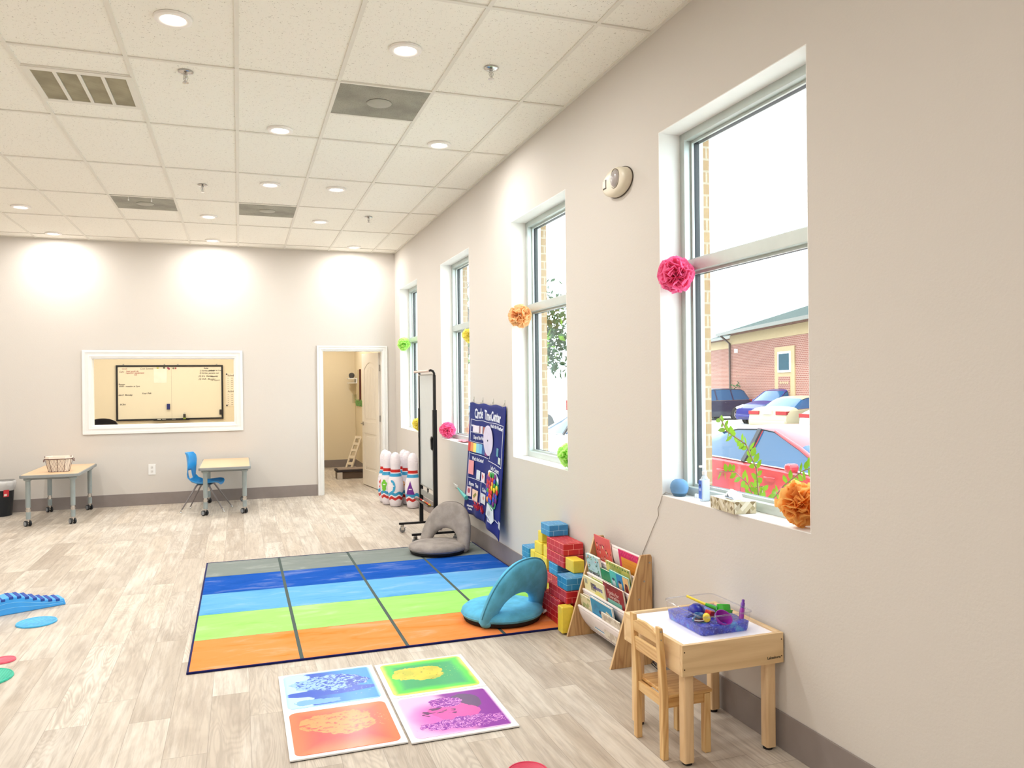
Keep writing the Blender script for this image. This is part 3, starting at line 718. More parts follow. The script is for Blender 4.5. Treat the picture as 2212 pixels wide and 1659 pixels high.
for k in range(4): block('y', -.145, -.065, -6.052, -5.972, k, 1, ['lowest yellow block next to the separate blue stack', 'second yellow block next to the separate blue stack', 'third yellow block next to the separate blue stack', 'top yellow block next to the separate blue stack'][k])

# =================================================================== BOOK RACK
M_oak = mat_wood('bookrack_oak', (206, 166, 116), (170, 126, 82), axis=2, scale=1.2, rough=.5)
M_edge = mat('oak_edge_banding', (222, 188, 142), .5)
M_canvas = mat_fabric('white_nylon_sling', (238, 228, 226), 400, .05, rough=.7)
bk = thing('book_display_rack', 'oak-sided bookrack with four white fabric sling shelves against the wall', 'bookshelf', (0, 0, 0))
prof = [(-.274, 0), (-.015, 0), (-.015, .592), (-.022, .607), (-.078, .607), (-.084, .600)]
for y0, y1 in ((-6.965, -6.948), (-7.560, -7.543)):
    m_ = MB(); m_.prism(prof, y0, y1, 'y'); o = m_.obj('side_panel', M_oak, bk, bevel=.0012)
    m_ = MB(); e = .0008; m_.tube([(-.2745, (y0+y1)/2, .003), (-.0845, (y0+y1)/2, .601)], .0001, 4)
    m_ = MB(); dv = Vector((.19, 0, .6)).normalized(); nv = Vector((-dv.z, 0, dv.x))
    a = Vector((-.274, 0, 0)); b_ = Vector((-.084, 0, .600))
    q = [(a.x, a.z), (b_.x, b_.z), ((b_+nv*.001).x, (b_+nv*.001).z), ((a+nv*.001).x, (a+nv*.001).z)]
    m_.prism(q, y0+.0005, y1-.0005, 'y'); m_.obj('edge_banding', M_edge, o)
rails = [(-.070, .588), (-.103, .475), (-.132, .382), (-.163, .284), (-.196, .186)]
yL, yR = -6.966, -7.542
for k, (rx, rz) in enumerate(rails):
    m_ = MB(); m_.cyl((rx, yL, rz), (rx, yR, rz), .0085, n=14)
    rail = m_.obj('sling_rail', M_canvas, bk, smooth=60)
    bx_, bz_ = min(rx+.085, -.022), rz-.150
    m_ = MB()
    def sl(u, v, rx=rx, rz=rz, bx_=bx_, bz_=bz_):
        y = yL+(yR-yL)*u; s = v; sag = .012*math.sin(math.pi*s)
        return (rx-.006+(bx_-rx)*s**1.15-sag*.8, y, rz+(bz_-rz)*s-sag*.3)
    m_.surf(sl, 20, 8); m_.obj('fabric_sling', M_canvas, bk, solid=.002, smooth=60)
    m_ = MB(); m_.cyl((bx_-.003, yL, bz_), (bx_-.003, yR, bz_), .006, n=12); m_.obj('back_rail', M_canvas, bk, smooth=60)
for (bx_, bz_) in [(-.031, .564), (-.065, .463), (-.097, .366), (-.13, .27), (-.16, .175)]:
    m_ = MB(); m_.cyl((bx_, -7.5602, bz_), (bx_, -7.563, bz_), .0055, n=12); m_.obj('bolt_head', M_nickel, bk)
# books: each leans in its sling; local x = along the cover width, z = up the cover, y = out of the cover
def cover_mat(name, base, blobs, scale=30, seed=0.0):
    t = NT('cover_'+name); v = t.n('ShaderNodeTexCoord').outputs['Object']; v = t.n('ShaderNodeVectorMath', operation='ADD', ins={0: v, 1: (seed, seed, seed)}).outputs[0]
    c = lin(base)
    for i, (col, lo, hi, sc) in enumerate(blobs):
        n = t.noise(t.n('ShaderNodeVectorMath', operation='ADD', ins={0: v, 1: (i*7.3, 0, i*3.1)}).outputs[0], sc, 3, .55); c = t.mix(t.step(n, lo, hi), c, lin(col))
    t.base(c); t.set(Roughness=.35); return t.m
M_page = mat('book_pages', (244, 238, 226), .8)
def book(y0, y1, row, h, th, cmat, lab, fwd=0.0, lift=0.0, deco=None, tilt=0.0, border=None):
    """y0 (far) to y1 (near); row index gives rails; book stands in the sling below rail row"""
    r0, r1 = rails[row], rails[row+1]
    xb, zb = r1[0]+.052-fwd, r1[1]-.094+lift; xt, zt = r0[0]-.013-fwd, r0[1]+lift
    up_ = Vector((xt-xb, 0, zt-zb)).normalized(); across = Vector((0, -1, 0)); out = across.cross(up_)*-1
    if out.x > 0: out = -out
    up_ = (Matrix.Rotation(tilt, 3, out) @ up_); across = (Matrix.Rotation(tilt, 3, out) @ across)
    w = abs(y1-y0); M4 = Matrix((across, out, up_)).transposed().to_4x4(); M4.translation = Vector((xb, y0, zb))
    t = thing('picture_book', lab, 'book', group='picture books in the rack'); t.matrix_world = M4
    # local frame: x across 0..w, y out 0..th, z up 0..h
    m_ = MB(); m_.box(.003, w-.001, .0012, th-.0012, .002, h-.002); m_.obj('page_block', M_page, t)
    m_ = MB(); m_.box(0, w, th-.0011, th, 0, h); m_.box(0, w, 0, .0011, 0, h); m_.box(0, .0015, .0012, th-.0012, 0, h); m_.obj('cover', cmat, t, bevel=.0003)
    if border:
        m_ = MB(); bw = border[1]; m_.ring([(0, 0), (w, 0), (w, h), (0, h)], [(bw, bw), (w-bw, bw), (w-bw, h-bw), (bw, h-bw)], th+.0001, th+.0005, 'z')
        m_.v = [Vector((v.x, v.z, v.y)) for v in m_.v]; m_.obj('cover_border', border[0], t)
    if deco: deco(t, w, h, th)
    return t
def flat(t, name, poly, col, th, off=.0006, rough=.4):
    m_ = MB(); m_.prism(poly, th+off, th+off+.0003, 'y'); return m_.obj(name, mat('print_%d_%d_%d' % col, col, rough, var=.03), t)
def words(t, name, s, x, z, size, th, col, bold=.0, stretch=1, rot=0):
    m_ = MB(); cr, sr = math.cos(rot), math.sin(rot)
    text_geo(m_, s, size, lambda a, b: (x+a*cr-b*sr, th+.0012, z+a*sr+b*cr), bold, stretch); return m_.obj(name, mat('print_%d_%d_%d' % col, col, .4), t)
def circ(cx, cz, r, n=14, sx=1, sz=1): return [(cx+r*sx*math.cos(2*math.pi*k/n), cz+r*sz*math.sin(2*math.pi*k/n)) for k in range(n)]
def deco_coral(t, w, h, th):
    rr = random.Random(3)
    for (x, z) in [(.03, .19), (.075, .185), (.03, .15), (.06, .15), (.105, .19), (.125, .185), (.15, .165), (.165, .15), (.21, .15), (.12, .12)]:
        flat(t, 'printed_figure', circ(x, z-.008, .007, 8, .8, 1.5), rr.choice([(240, 206, 190), (250, 232, 180), (226, 140, 150)]), th); flat(t, 'printed_figure', circ(x, z+.004, .0055, 8), (110, 40, 44), th, .0009)
    words(t, 'lettering', 'All Kinds', w*.5, .105, .026, th, (255, 214, 190)); words(t, 'lettering', 'of People', w*.5, .075, .026, th, (255, 214, 190))
book(-6.972, -7.19, 0, .245, .006, cover_mat('coral', (232, 98, 86), [((222, 84, 76), .5, .7, 14)]), 'coral red picture book with little figures, top row at the far end of the rack', deco=deco_coral)
def deco_mag(t, w, h, th):
    flat(t, 'orange_panel', rrect(w-.05, h-.06, .004, 3, w/2+.002, h/2-.01), (238, 160, 60), th)
    for k in range(5): flat(t, 'printed_line', [(.04, .08+k*.018), (w-.05, .08+k*.018), (w-.05, .082+k*.018), (.04, .082+k*.018)], (220, 140, 50), th, .001)
    for k in range(7):
        a = R(50+k*16); flat(t, 'printed_leaf', [(w*.72, .03), (w*.72+math.cos(a)*.03-.006, .03+math.sin(a)*.03), (w*.72+math.cos(a)*.085, .03+math.sin(a)*.085), (w*.72+math.cos(a)*.03+.006, .03+math.sin(a)*.03)], (72, 160, 60), th, .0012)
    for k in range(16): flat(t, 'printed_dot', circ(.012+k*(w-.02)/16, h-.011-(k % 2)*.009, .0022, 8), (250, 150, 190), th, .0008)
book(-7.292, -7.536, 0, .215, .006, cover_mat('magenta', (222, 24, 108), [((206, 16, 98), .5, .6, 30)]), 'magenta dotted picture book with orange panel and green leaves, top row near end', deco=deco_mag)
def deco_num(t, w, h, th):
    rr = random.Random(5)
    for k in range(46):
        side = rr.random(); 
        if side < .4: x, z = rr.uniform(.008, .04), rr.uniform(.07, h-.01)
        elif side < .75: x, z = rr.uniform(.02, w-.01), rr.uniform(h-.035, h-.006)
        else: x, z = rr.uniform(w-.06, w-.01), rr.uniform(.09, h-.02)
        a = rr.uniform(0, 6.28); L = rr.uniform(.010, .02)
        flat(t, 'printed_leaf', [(x, z), (x+L*math.cos(a+.35)*.6, z+L*math.sin(a+.35)*.6), (x+L*math.cos(a), z+L*math.sin(a)), (x+L*math.cos(a-.35)*.6, z+L*math.sin(a-.35)*.6)], rr.choice([(60, 140, 90), (30, 96, 80), (120, 180, 110), (232, 120, 90)]), th, .0006+k*.00001)
    words(t, 'lettering', 'NUMBERS', w*.50, .112, .034, th, (60, 60, 66), .0008); words(t, 'lettering', 'first', w*.45, .14, .02, th, (140, 190, 210))
book(-6.970, -7.150, 1, .228, .016, cover_mat('jungle', (186, 222, 232), [((170, 210, 224), .5, .7, 14)]), 'pale blue jungle picture book titled NUMBERS in the second row, far end', fwd=.012, deco=deco_num)
def deco_saf(t, w, h, th):
    rr = random.Random(8)
    for k in range(9):
        x = .02+k*(w-.04)/8; flat(t, 'printed_animal', [(x, .135), (x+.012, .137), (x+.008, .165+rr.uniform(0, .02)), (x+.003, .17)], rr.choice([(104, 84, 40), (150, 90, 40), (60, 70, 40)]), th)
        flat(t, 'printed_leaf', circ(x+.006, h-.012, .009, 7, 1, .7), rr.choice([(120, 160, 60), (90, 130, 50)]), th)
book(-7.215, -7.512, 1, .238, .010, cover_mat('safari', (214, 206, 116), [((176, 176, 80), .5, .62, 12)]), 'yellow green picture book with animals, second row behind the faces book', deco=deco_saf, lift=-.004)
book(-7.150, -7.345, 1, .172, .010, cover_mat('green', (28, 142, 88), [((24, 126, 78), .5, .6, 8)]), 'plain green book in the second row between the jungle and faces books', fwd=.014)
def deco_face(t, w, h, th):
    flat(t, 'blue_panel', [(w*.36, .05), (w*.68, .05), (w*.68, h-.004), (w*.36, h-.004)], (44, 134, 196), th); flat(t, 'tan_panel', [(w*.70, .05), (w-.003, .05), (w-.003, h-.004), (w*.70, h-.004)], (232, 190, 130), th)
    for k, (x, c1, c2) in enumerate([(w*.18, (196, 226, 236), (50, 60, 100)), (w*.52, (226, 196, 150), (30, 40, 80)), (w*.85, (120, 40, 34), (90, 26, 24))]):
        flat(t, 'printed_face', circ(x, .125, .024, 16, .9, 1.25), c1, th, .001); flat(t, 'printed_hair', circ(x, .148, .014, 12, 1.2, .6), c2, th, .0014)
    words(t, 'lettering', 'Hello Friends', w*.42, .035, .022, th, (30, 110, 130))
book(-7.300, -7.535, 1, .196, .008, cover_mat('teal', (86, 196, 190), [((70, 180, 176), .5, .6, 10)]), 'teal picture book with three round faces, second row near end', fwd=.028, deco=deco_face)
def deco_sab(t, w, h, th):
    words(t, 'lettering', 'Seasons', w*.68, .15, .040, th, (66, 60, 170), .0006)
    for k in range(6): flat(t, 'printed_twig', [(.10+k*.012, .12), (.104+k*.012, .12), (.112+k*.012, .165), (.104+k*.012, .168)], (70, 46, 50), th)
    flat(t, 'printed_patch', rrect(.035, .03, .004, 3, .035, .16), (178, 174, 150), th); flat(t, 'printed_glow', circ(w*.7, .10, .045, 14, 1.4, .7), (240, 230, 130), th, .0003)
book(-6.972, -7.262, 2, .190, .012, cover_mat('seasons', (240, 234, 186), [((250, 240, 160), .5, .7, 8)]), 'cream and yellow picture book with purple title, third row far end', fwd=.014, deco=deco_sab, tilt=0)
book(-7.06, -7.250, 2, .196, .008, cover_mat('lime', (196, 206, 110), [((120, 150, 80), .5, .6, 16)]), 'lime green thin book tucked behind the cream book in the third row')
def deco_red(t, w, h, th):
    flat(t, 'teal_panel', rrect(w-.07, .075, .006, 4, w/2, .085), (128, 190, 176), th)
    words(t, 'lettering', 'Thanks for', w*.48, .165, .034, th, (236, 190, 180), .0006); words(t, 'lettering', 'Everything', w*.52, .14, .030, th, (236, 190, 180), .0006)
book(-7.240, -7.490, 2, .212, .012, cover_mat('darkred', (150, 30, 34), [((126, 22, 28), .5, .6, 12)]), 'dark red picture book with teal panel, third row near end', fwd=.006, deco=deco_red, lift=.002)
book(-6.972, -7.18, 3, .172, .008, cover_mat('beige', (226, 214, 176), [((160, 170, 110), .5, .6, 22)]), 'thin beige and green book at the far end of the bottom row', fwd=.012)
book(-7.00, -7.30, 3, .176, .006, cover_mat('cream', (236, 222, 196), [((200, 180, 160), .5, .62, 26)]), 'thin cream book leaning in the bottom row behind the beige one', fwd=.002, lift=.002, tilt=R(3))
def deco_blue(t, w, h, th):
    flat(t, 'printed_scene', [(w*.3, .03), (w-.012, .03), (w-.012, .15), (w*.72, .165)], (214, 206, 180), th); flat(t, 'printed_figure', circ(w*.42, .135, .012, 9), (36, 60, 110), th, .001); flat(t, 'printed_figure', circ(w*.6, .12, .016, 9), (232, 170, 130), th, .001)
book(-7.135, -7.435, 3, .205, .010, cover_mat('sea', (44, 146, 190), [((38, 130, 176), .5, .6, 8)]), 'blue picture book with white border in the bottom row', fwd=.016, deco=deco_blue, border=(mat('white_border', (240, 236, 230), .5), .008), lift=.0)
book(-7.30, -7.53, 3, .15, .008, cover_mat('oat', (222, 212, 196), [((190, 176, 160), .5, .6, 20)]), 'oatmeal coloured book low at the near end of the bottom row', fwd=.030)

# =================================================================== LIGHT TABLE, TRAY, TOYS, CHAIR
M_maple = mat_wood('pale_maple', (236, 206, 160), (218, 184, 136), axis=0, scale=.7, rough=.4)
M_maple_v = mat_wood('pale_maple_legs', (236, 204, 160), (222, 186, 140), axis=2, scale=.8, rough=.4)
lt_ = thing('light_table', 'pale maple children\'s light table with white top and four square legs', 'table', (-.2535, -8.410, 0))
hx_, hy_ = .245, .252
M_maple_y = mat_wood('pale_maple_sides', (236, 206, 160), (218, 184, 136), axis=1, scale=.7, rough=.4)
m_ = MB(); m_.box(-hx_, hx_, -hy_, -hy_+.018, .376, .503); m_.obj('front_apron', M_maple, lt_, bevel=.0015)
m_ = MB(); m_.box(-hx_, hx_, hy_-.018, hy_, .376, .503); m_.obj('rear_apron', M_maple, lt_, bevel=.0015)
for s in (-1, 1):
    m_ = MB(); x0, x1 = sorted((s*hx_, s*(hx_-.018))); m_.box(x0, x1, -hy_+.0185, hy_-.0185, .376, .503); m_.obj('side_apron', M_maple_y, lt_, bevel=.0015)
M_top = mat('white_acrylic_top', (244, 244, 250), .3, var=.0, **{'Emission_Color': lin((235, 235, 255)), 'Emission_Strength': .18})
m_ = MB(); m_.box(-hx_+.0185, hx_-.0185, -hy_+.0185, hy_-.0185, .482, .492); m_.obj('acrylic_top', M_top, lt_)
for sx in (-1, 1):
    for sy in (-1, 1):
        m_ = MB(); m_.prism(rrect(.047, .047, .009, 3, sx*.200, sy*.206), .012, .3755); lg = m_.obj('leg', M_maple_v, lt_, bevel=.001)
        m_ = MB(); m_.lathe([(.02, 0), (.02, .012)], 16, (sx*.197, sy*.203, 0)); m_.obj('foot_glide', mat('black_rubber', (30, 28, 28), .8), lg)
M_screw = mat('dark_screw', (90, 66, 46), .4, .6)
for x in (-hx_+.010, hx_-.010):
    for z in (.405, .475):
        m_ = MB(); m_.cyl((x, -hy_-.0006, z), (x, -hy_+.002, z), .003, n=10); m_.obj('screw', M_screw, lt_)
m_ = MB(); text_geo(m_, 'Lakeshore', .016, lambda a, b: (.196+a, -hy_-.0006, .402+b), .0004, 1.0); m_.obj('lettering', mat('black_print', (24, 20, 20), .5), lt_)

# clear tray
TX, TY, TZ = -.226, -8.425, .4925
M_clear = mat_glass('clear_plastic', (.97, .97, .985, 1), 1.0, .03)
tray = thing('clear_plastic_tray', 'clear plastic tray holding blue water beads on the light table', 'tray', (TX, TY, TZ))
bw, bl, tw_, tl = .235, .285, .252, .312
def rect_loft(m, dims, n=5):
    rings_ = []
    for (w, l, r, z) in dims: rings_.append([(p[0], p[1], z) for p in rrect(w, l, r, n)])
    k = len(rings_[0]); vs = [p for rg in rings_ for p in rg]
    fs = [(i*k+j, i*k+(j+1) % k, (i+1)*k+(j+1) % k, (i+1)*k+j) for i in range(len(rings_)-1) for j in range(k)]
    m.add(vs, fs); return k
m_ = MB(); k = rect_loft(m_, [(bw, bl, .02, 0.0008), (bw+.004, bl+.004, .022, .006), (tw_, tl, .026, .084)]); m_.f.append(tuple(range(k))); m_.mi.append(0); m_.obj('tray_wall', M_clear, tray, smooth=50)
m_ = MB(); m_.tube([(p[0], p[1], .085) for p in rrect(tw_+.006, tl+.006, .03, 6)], .0032, 8, closed=True); m_.obj('tray_rim', mat_glass('clear_plastic_rim', (.90, .90, .93, 1), 2.2, .08), tray, smooth=60)
def mat_beads():
    t = NT('blue_water_beads'); co = t.coord(); v = t.n('ShaderNodeTexVoronoi', ins={'Vector': co, 'Scale': 95.0})
    n = t.noise(co, 18, 3, .6); c = t.mix(t.step(n, .35, .6), lin((26, 24, 150)), lin((48, 70, 214))); c = t.mix(t.step(n, .55, .72), c, lin((70, 160, 225)))
    c = t.mix(t.math('MULTIPLY', t.step(v.outputs[0], .45, .1), .35), c, lin((150, 170, 250)))
    t.base(c); t.set(Roughness=.12); t.b.inputs['Specular IOR Level'].default_value = .7; t.bump(t.math('SUBTRACT', 1.0, v.outputs[0]), .8, .004); return t.m
m_ = MB(); rect_loft(m_, [(bw-.006, bl-.006, .018, .0022), (bw-.001, bl-.001, .02, .008), (bw+.006, bl+.010, .022, .040), (bw-.01, bl-.01, .02, .0435)])
k = 24; m_.f += [tuple(range(k)), tuple(range(k*3, k*4))]; m_.mi += [0, 0]
bd = m_.obj('water_beads', mat_beads(), loc=None, smooth=60); bd.location = (TX, TY, TZ); tag(bd, 'mass of glossy blue water beads filling the clear tray', 'water beads', kind='stuff')
zb = TZ+.044
def plastic(n, c): return mat('toy_'+n, c, .25, var=.02, spec=.6)
# blue scoop
t = thing('toy_scoop', 'dark blue rounded plastic scoop lying at the far left in the tray', 'toy', (-.268, -8.405, zb), R(20))
m_ = MB(); m_.lathe([(.001, .045), (.014, .043), (.028, .034), (.034, .018), (.034, .0)], 24, cap=False, sx=1.15); m_.obj('bowl', plastic('blue', (22, 38, 168)), t, solid=.003, smooth=60)
m_ = MB(); m_.tube([(-.03, 0, .01), (-.06, -.004, .006), (-.075, -.004, .003)], [.010, .008, .006], 10); m_.obj('handle', plastic('blue', (22, 38, 168)), t, smooth=60)
t = thing('toy_cup', 'small teal blue plastic cup beside the dark blue scoop', 'toy', (-.300, -8.475, zb))
m_ = MB(); m_.lathe([(.001, .003), (.012, .004), (.018, .014), (.020, .026)], 20, cap=False); m_.obj('cup_wall', plastic('teal', (24, 96, 160)), t, solid=.002, smooth=50)
m_ = MB(); m_.tube([(-.018, 0, .015), (-.04, -.02, .012), (-.052, -.035, .01)], .004, 8); m_.obj('handle', plastic('teal', (24, 96, 160)), t, smooth=60)
# green strainer with yellow handle
t = thing('toy_pan', 'bright green round plastic pan with a long yellow handle in the tray', 'toy', (-.175, -8.475, zb), R(8))
m_ = MB(); m_.tr((0, 0, .026), (R(-14), R(10), 0)); m_.lathe([(.001, -.012), (.036, -.012), (.038, -.002), (.040, -.001), (.040, .002), (.030, .003), (.029, .024), (.026, .026), (.001, .022)], 30, cap=False); m_.obj('pan_body', plastic('green', (60, 178, 50)), t, smooth=40)
m_ = MB(); m_.tube([(-.034, .01, .036), (-.050, .028, .044), (-.062, .046, .049)], [.009, .009, .007], 8); m_.obj('handle_socket', plastic('green', (60, 178, 50)), t, smooth=50)
m_ = MB(); m_.tube([(-.060, .043, .048), (-.085, .085, .062), (-.105, .12, .074)], [.0065, .006, .006], 8); m_.obj('handle', plastic('yellow', (246, 220, 62)), t, smooth=50)
t = thing('toy_block_piece', 'red plastic piece lying between blue scoop and green pan', 'toy', (-.233, -8.455, zb), R(30))
m_ = MB(); m_.tr((0, 0, .014), (R(12), R(16), 0)); m_.box(-.022, .022, -.014, .014, -.012, .012); m_.obj('piece_body', plastic('red', (214, 48, 40)), t, bevel=.004, seg=3)
t = thing('toy_roller', 'short yellow plastic cylinder lying in front in the tray', 'toy', (-.288, -8.515, zb), R(-30))
m_ = MB(); m_.cyl((0, -.016, .017), (0, .016, .017), .0165, n=24); m_.obj('roller_body', plastic('yellow', (246, 220, 62)), t, bevel=.003, smooth=50)
t = thing('toy_bowl', 'shallow white and maroon plastic dish under the yellow cylinder', 'toy', (-.318, -8.500, zb-.001))
m_ = MB(); m_.lathe([(.001, .002), (.014, .002), (.024, .008), (.026, .011)], 22, cap=False); m_.obj('dish', plastic('maroon', (110, 26, 44)), t, solid=.0015, smooth=50)
m_ = MB(); m_.tube([(.026*math.cos(a), .026*math.sin(a), .0115) for a in [2*math.pi*k/24 for k in range(24)]], .0016, 6, closed=True); m_.obj('dish_rim', plastic('white', (240, 236, 230)), t, smooth=50)
t = thing('toy_funnel', 'purple translucent plastic funnel leaning on the near side of the tray', 'toy', (-.238, -8.545, zb-.012), R(5))
m_ = MB(); m_.tr((0, 0, .012), (R(38), 0, 0)); m_.lathe([(.006, -.016), (.010, -.008), (.030, .022), (.036, .036), (.038, .037)], 28, cap=False); m_.obj('funnel_cone', plastic('purple', (148, 36, 160)), t, solid=.002, smooth=40)
t = thing('toy_syringe', 'purple plastic pump tube sticking up from the right corner of the tray', 'toy', (-.125, -8.530, zb-.008))
d_ = Vector((.052, .055, .068)); 
m_ = MB(); m_.tube([(0, 0, 0), tuple(d_*.55)], .0105, n=14); m_.obj('barrel', plastic('purple', (112, 30, 168)), t, smooth=50)
m_ = MB(); m_.tube([tuple(d_*.55), tuple(d_*.57), tuple(d_*.85), tuple(d_*.86), tuple(d_)], [.0105, .009, .009, .0065, .0065], n=14); m_.obj('plunger', plastic('violet', (98, 36, 160)), t, smooth=40)

# small wooden chair, faces the table (+x)
M_pine = mat_wood('knotty_pine', (232, 196, 138), (206, 158, 100), axis=2, scale=1.1, rough=.4)
M_pine_y = mat_wood('knotty_pine_cross', (232, 196, 138), (206, 158, 100), axis=1, scale=1.1, rough=.4)
M_pine_x = mat_wood('knotty_pine_seat', (226, 184, 120), (198, 144, 84), axis=0, scale=1.1, rough=.35)
wc = thing('small_wooden_chair', 'small pine child\'s chair with two-slat back tucked under the light table', 'chair', (-.4, -8.435, 0))
for sy in (-1, 1):
    y0 = sy*.112
    m_ = MB(); pts = [(-.102, 0), (-.128, .0), (-.128, .0)]
    # rear post, bent backward above the seat
    prof_ = [(-.132, 0), (-.106, 0), (-.104, .27), (-.128, .548), (-.148, .552), (-.134, .27)]
    m_.prism(prof_, y0-.0155, y0+.0155, 'y'); m_.obj('rear_post', M_pine, wc, bevel=.003)
    m_ = MB(); m_.box(.068, .098, y0-.0155, y0+.0155, 0, .252); m_.obj('leg', M_pine, wc, bevel=.003)
    m_ = MB(); m_.box(-.103, .0695, y0-.009, y0+.009, .212, .252); m_.obj('side_rail', M_pine_x, wc, bevel=.0015)
m_ = MB(); m_.box(-.105, .106, -.128, .128, .253, .268); m_.obj('seat', M_pine_x, wc, bevel=.004)
m_ = MB(); m_.box(-.124, -.108, -.099, .099, .212, .252); m_.obj('rear_rail', M_pine_y, wc, bevel=.0015)
m_ = MB(); m_.box(.074, .09, -.099, .099, .212, .252); m_.obj('front_rail', M_pine_y, wc, bevel=.0015)
def slat(z0, z1, arch, nm):
    m_ = MB(); n = 12; c0 = -.112-(z0-.27)*.09
    pts = [(-.099, z0), (.099, z0)]+[(.099-.198*k/n, z1+arch*math.sin(math.pi*k/n)) for k in range(n+1)]
    m_.prism(pts, -.006, .006, 'x'); m_.v = [Matrix.Translation((c0-.006, 0, z0)) @ Matrix.Rotation(R(-5.5), 4, 'Y') @ Matrix.Translation((0, 0, -z0)) @ v for v in m_.v]
    m_.obj(nm, M_pine_y, wc, bevel=.002)
slat(.393, .452, .0, 'back_slat'); slat(.477, .520, .022, 'top_slat')
for z in (.50, .535):
    m_ = MB(); m_.cyl((-.137, -.1276, z), (-.137, -.1288, z), .005 if z > .51 else .0035, n=12); m_.obj('screw', M_nickel, wc)
cb = MB(); cb.tube([(-.02, -7.60, .004), (-.07, -7.66, .05), (-.05, -7.71, .09), (-.09, -7.70, .075), (-.07, -7.64, .035), (-.045, -7.70, .004), (-.08, -7.80, .004), (-.06, -7.95, .004), (-.03, -8.08, .004)], .003, 6)
tag(cb.obj('power_cord', mat('black_cable', (24, 22, 22), .5), smooth=60), 'looped black cord on the floor behind the wooden chair', 'cord')

# =================================================================== MOBILE WHITEBOARD EASEL
M_blk = mat('black_powder_coat', (22, 22, 24), .35)
ez = thing('rolling_whiteboard', 'black-framed double-sided whiteboard on castors, seen nearly edge-on by the window wall', 'whiteboard', (-.352, -3.54, 0))
ya, yb = -.325, .325
for y0 in (ya, yb):
    m_ = MB(); m_.box(-.020, .020, y0-.019, y0+.019, .1055, 1.31); m_.obj('outer_post', M_blk, ez, bevel=.002)
    m_ = MB(); m_.box(-.013, .013, y0-.012, y0+.012, 1.31, 1.655); m_.tube([(0, y0, 1.64), (0, y0, 1.672), (-.012, y0, 1.693), (-.035, y0, 1.703), (-.052, y0, 1.697)], .012, 10); m_.obj('inner_post', M_blk, ez, smooth=50)
    m_ = MB(); m_.box(-.24, .235, y0-.014, y0+.014, .083, .105); ft = m_.obj('foot_bar', M_blk, ez, bevel=.003)
    for x0 in (-.205, .205):
        cs = bpy.data.objects.new('castor', None); COL.objects.link(cs); cs.parent = ez; cs.location = (x0, y0, 0); cs.scale = (1.3, 1.3, 1.3)
        m_ = MB(); m_.cyl((0, 0, .056), (0, 0, .063), .014); m_.box(-.013, .013, -.014, -.0115, .02, .056); m_.box(-.013, .013, .0115, .014, .02, .056); m_.box(-.013, .013, -.014, .014, .052, .056); m_.box(.013, .03, -.008, .008, .036, .04); m_.obj('fork', M_chrome, cs, bevel=.001)
        m_ = MB(); m_.cyl((0, -.009, .024), (0, .009, .024), .0235, n=24); m_.obj('wheel', mat('grey_castor_wheel', (120, 120, 122), .5), cs, bevel=.003, smooth=40)
M_wb = mat('whiteboard_enamel', (200, 205, 204), .12, var=.01)
m_ = MB(); m_.box(-.007, .007, ya+.020, yb-.020, .515, 1.655); m_.obj('writing_board', M_wb, ez)
m_ = MB(); 
m_.box(-.010, .010, ya+.012, yb-.012, .500, .515); m_.box(-.010, .010, ya+.012, yb-.012, 1.655, 1.668); m_.obj('board_rail', mat('grey_aluminium_rail', (172, 174, 172), .35, .6), ez, bevel=.001)
m_ = MB(); m_.tube([(-.052, ya-.005, 1.695), (-.054, yb+.005, 1.695)], .013, 12); m_.obj('paper_clamp_bar', mat('pink_grey_clamp', (212, 190, 180), .4), ez, smooth=50)
m_ = MB(); m_.box(-.006, .006, ya+.012, yb-.012, .395, .455); m_.obj('cross_panel', mat('grey_panel', (150, 150, 146), .5), ez, bevel=.002)
m_ = MB(); m_.box(-.075, -.008, ya+.012, yb-.012, .352, .356); m_.box(-.077, -.075, ya+.012, yb-.012, .352, .372); m_.obj('marker_tray', mat('dark_tray', (60, 56, 54), .3, .5), ez)
for k, c in enumerate([(216, 170, 60), (226, 60, 40), (200, 120, 50), (235, 220, 200), (214, 40, 50), (120, 30, 40)]):
    y0 = ya+.05+k*.09; tag_ = MB(); tag_.cyl((-.04, 0, 0), (-.04, .07, 0), .008, n=10)
    o = tag_.obj('dry_erase_marker', mat('marker_%d' % k, c, .3)); o.location = (-.352, -3.54+y0, .3645)
    tag(o, 'marker lying in the easel tray: '+['gold one nearest the camera', 'red one second from the camera', 'copper one third from the camera', 'white one in the middle', 'scarlet one near the far end', 'maroon one at the far end'][k], 'marker', 'markers in the whiteboard tray')
for y0, s in ((ya, 1), (yb, -1)):
    m_ = MB(); m_.cyl((-.02, y0, 1.02), (.02, y0, 1.02), .016, n=16); m_.obj('pivot_knob', mat('clear_grey_knob', (150, 156, 160), .2), ez, smooth=40)
m_ = MB(); m_.prism([(-.030, .92), (-.012, .90), (-.012, 1.03), (-.026, 1.05), (-.036, 1.02)], ya+.02, ya+.06, 'y'); m_.obj('board_lock_lever', M_blk, ez, bevel=.004)
m_ = MB(); m_.tube([(0, -.02, .49), (0, .0, .455), (0, .02, .49)], .006, 8); m_.tube([(0, 0, .50), (0, 0, .44)], .008, 8); m_.obj('tilt_wingnut', M_blk, ez, smooth=50)

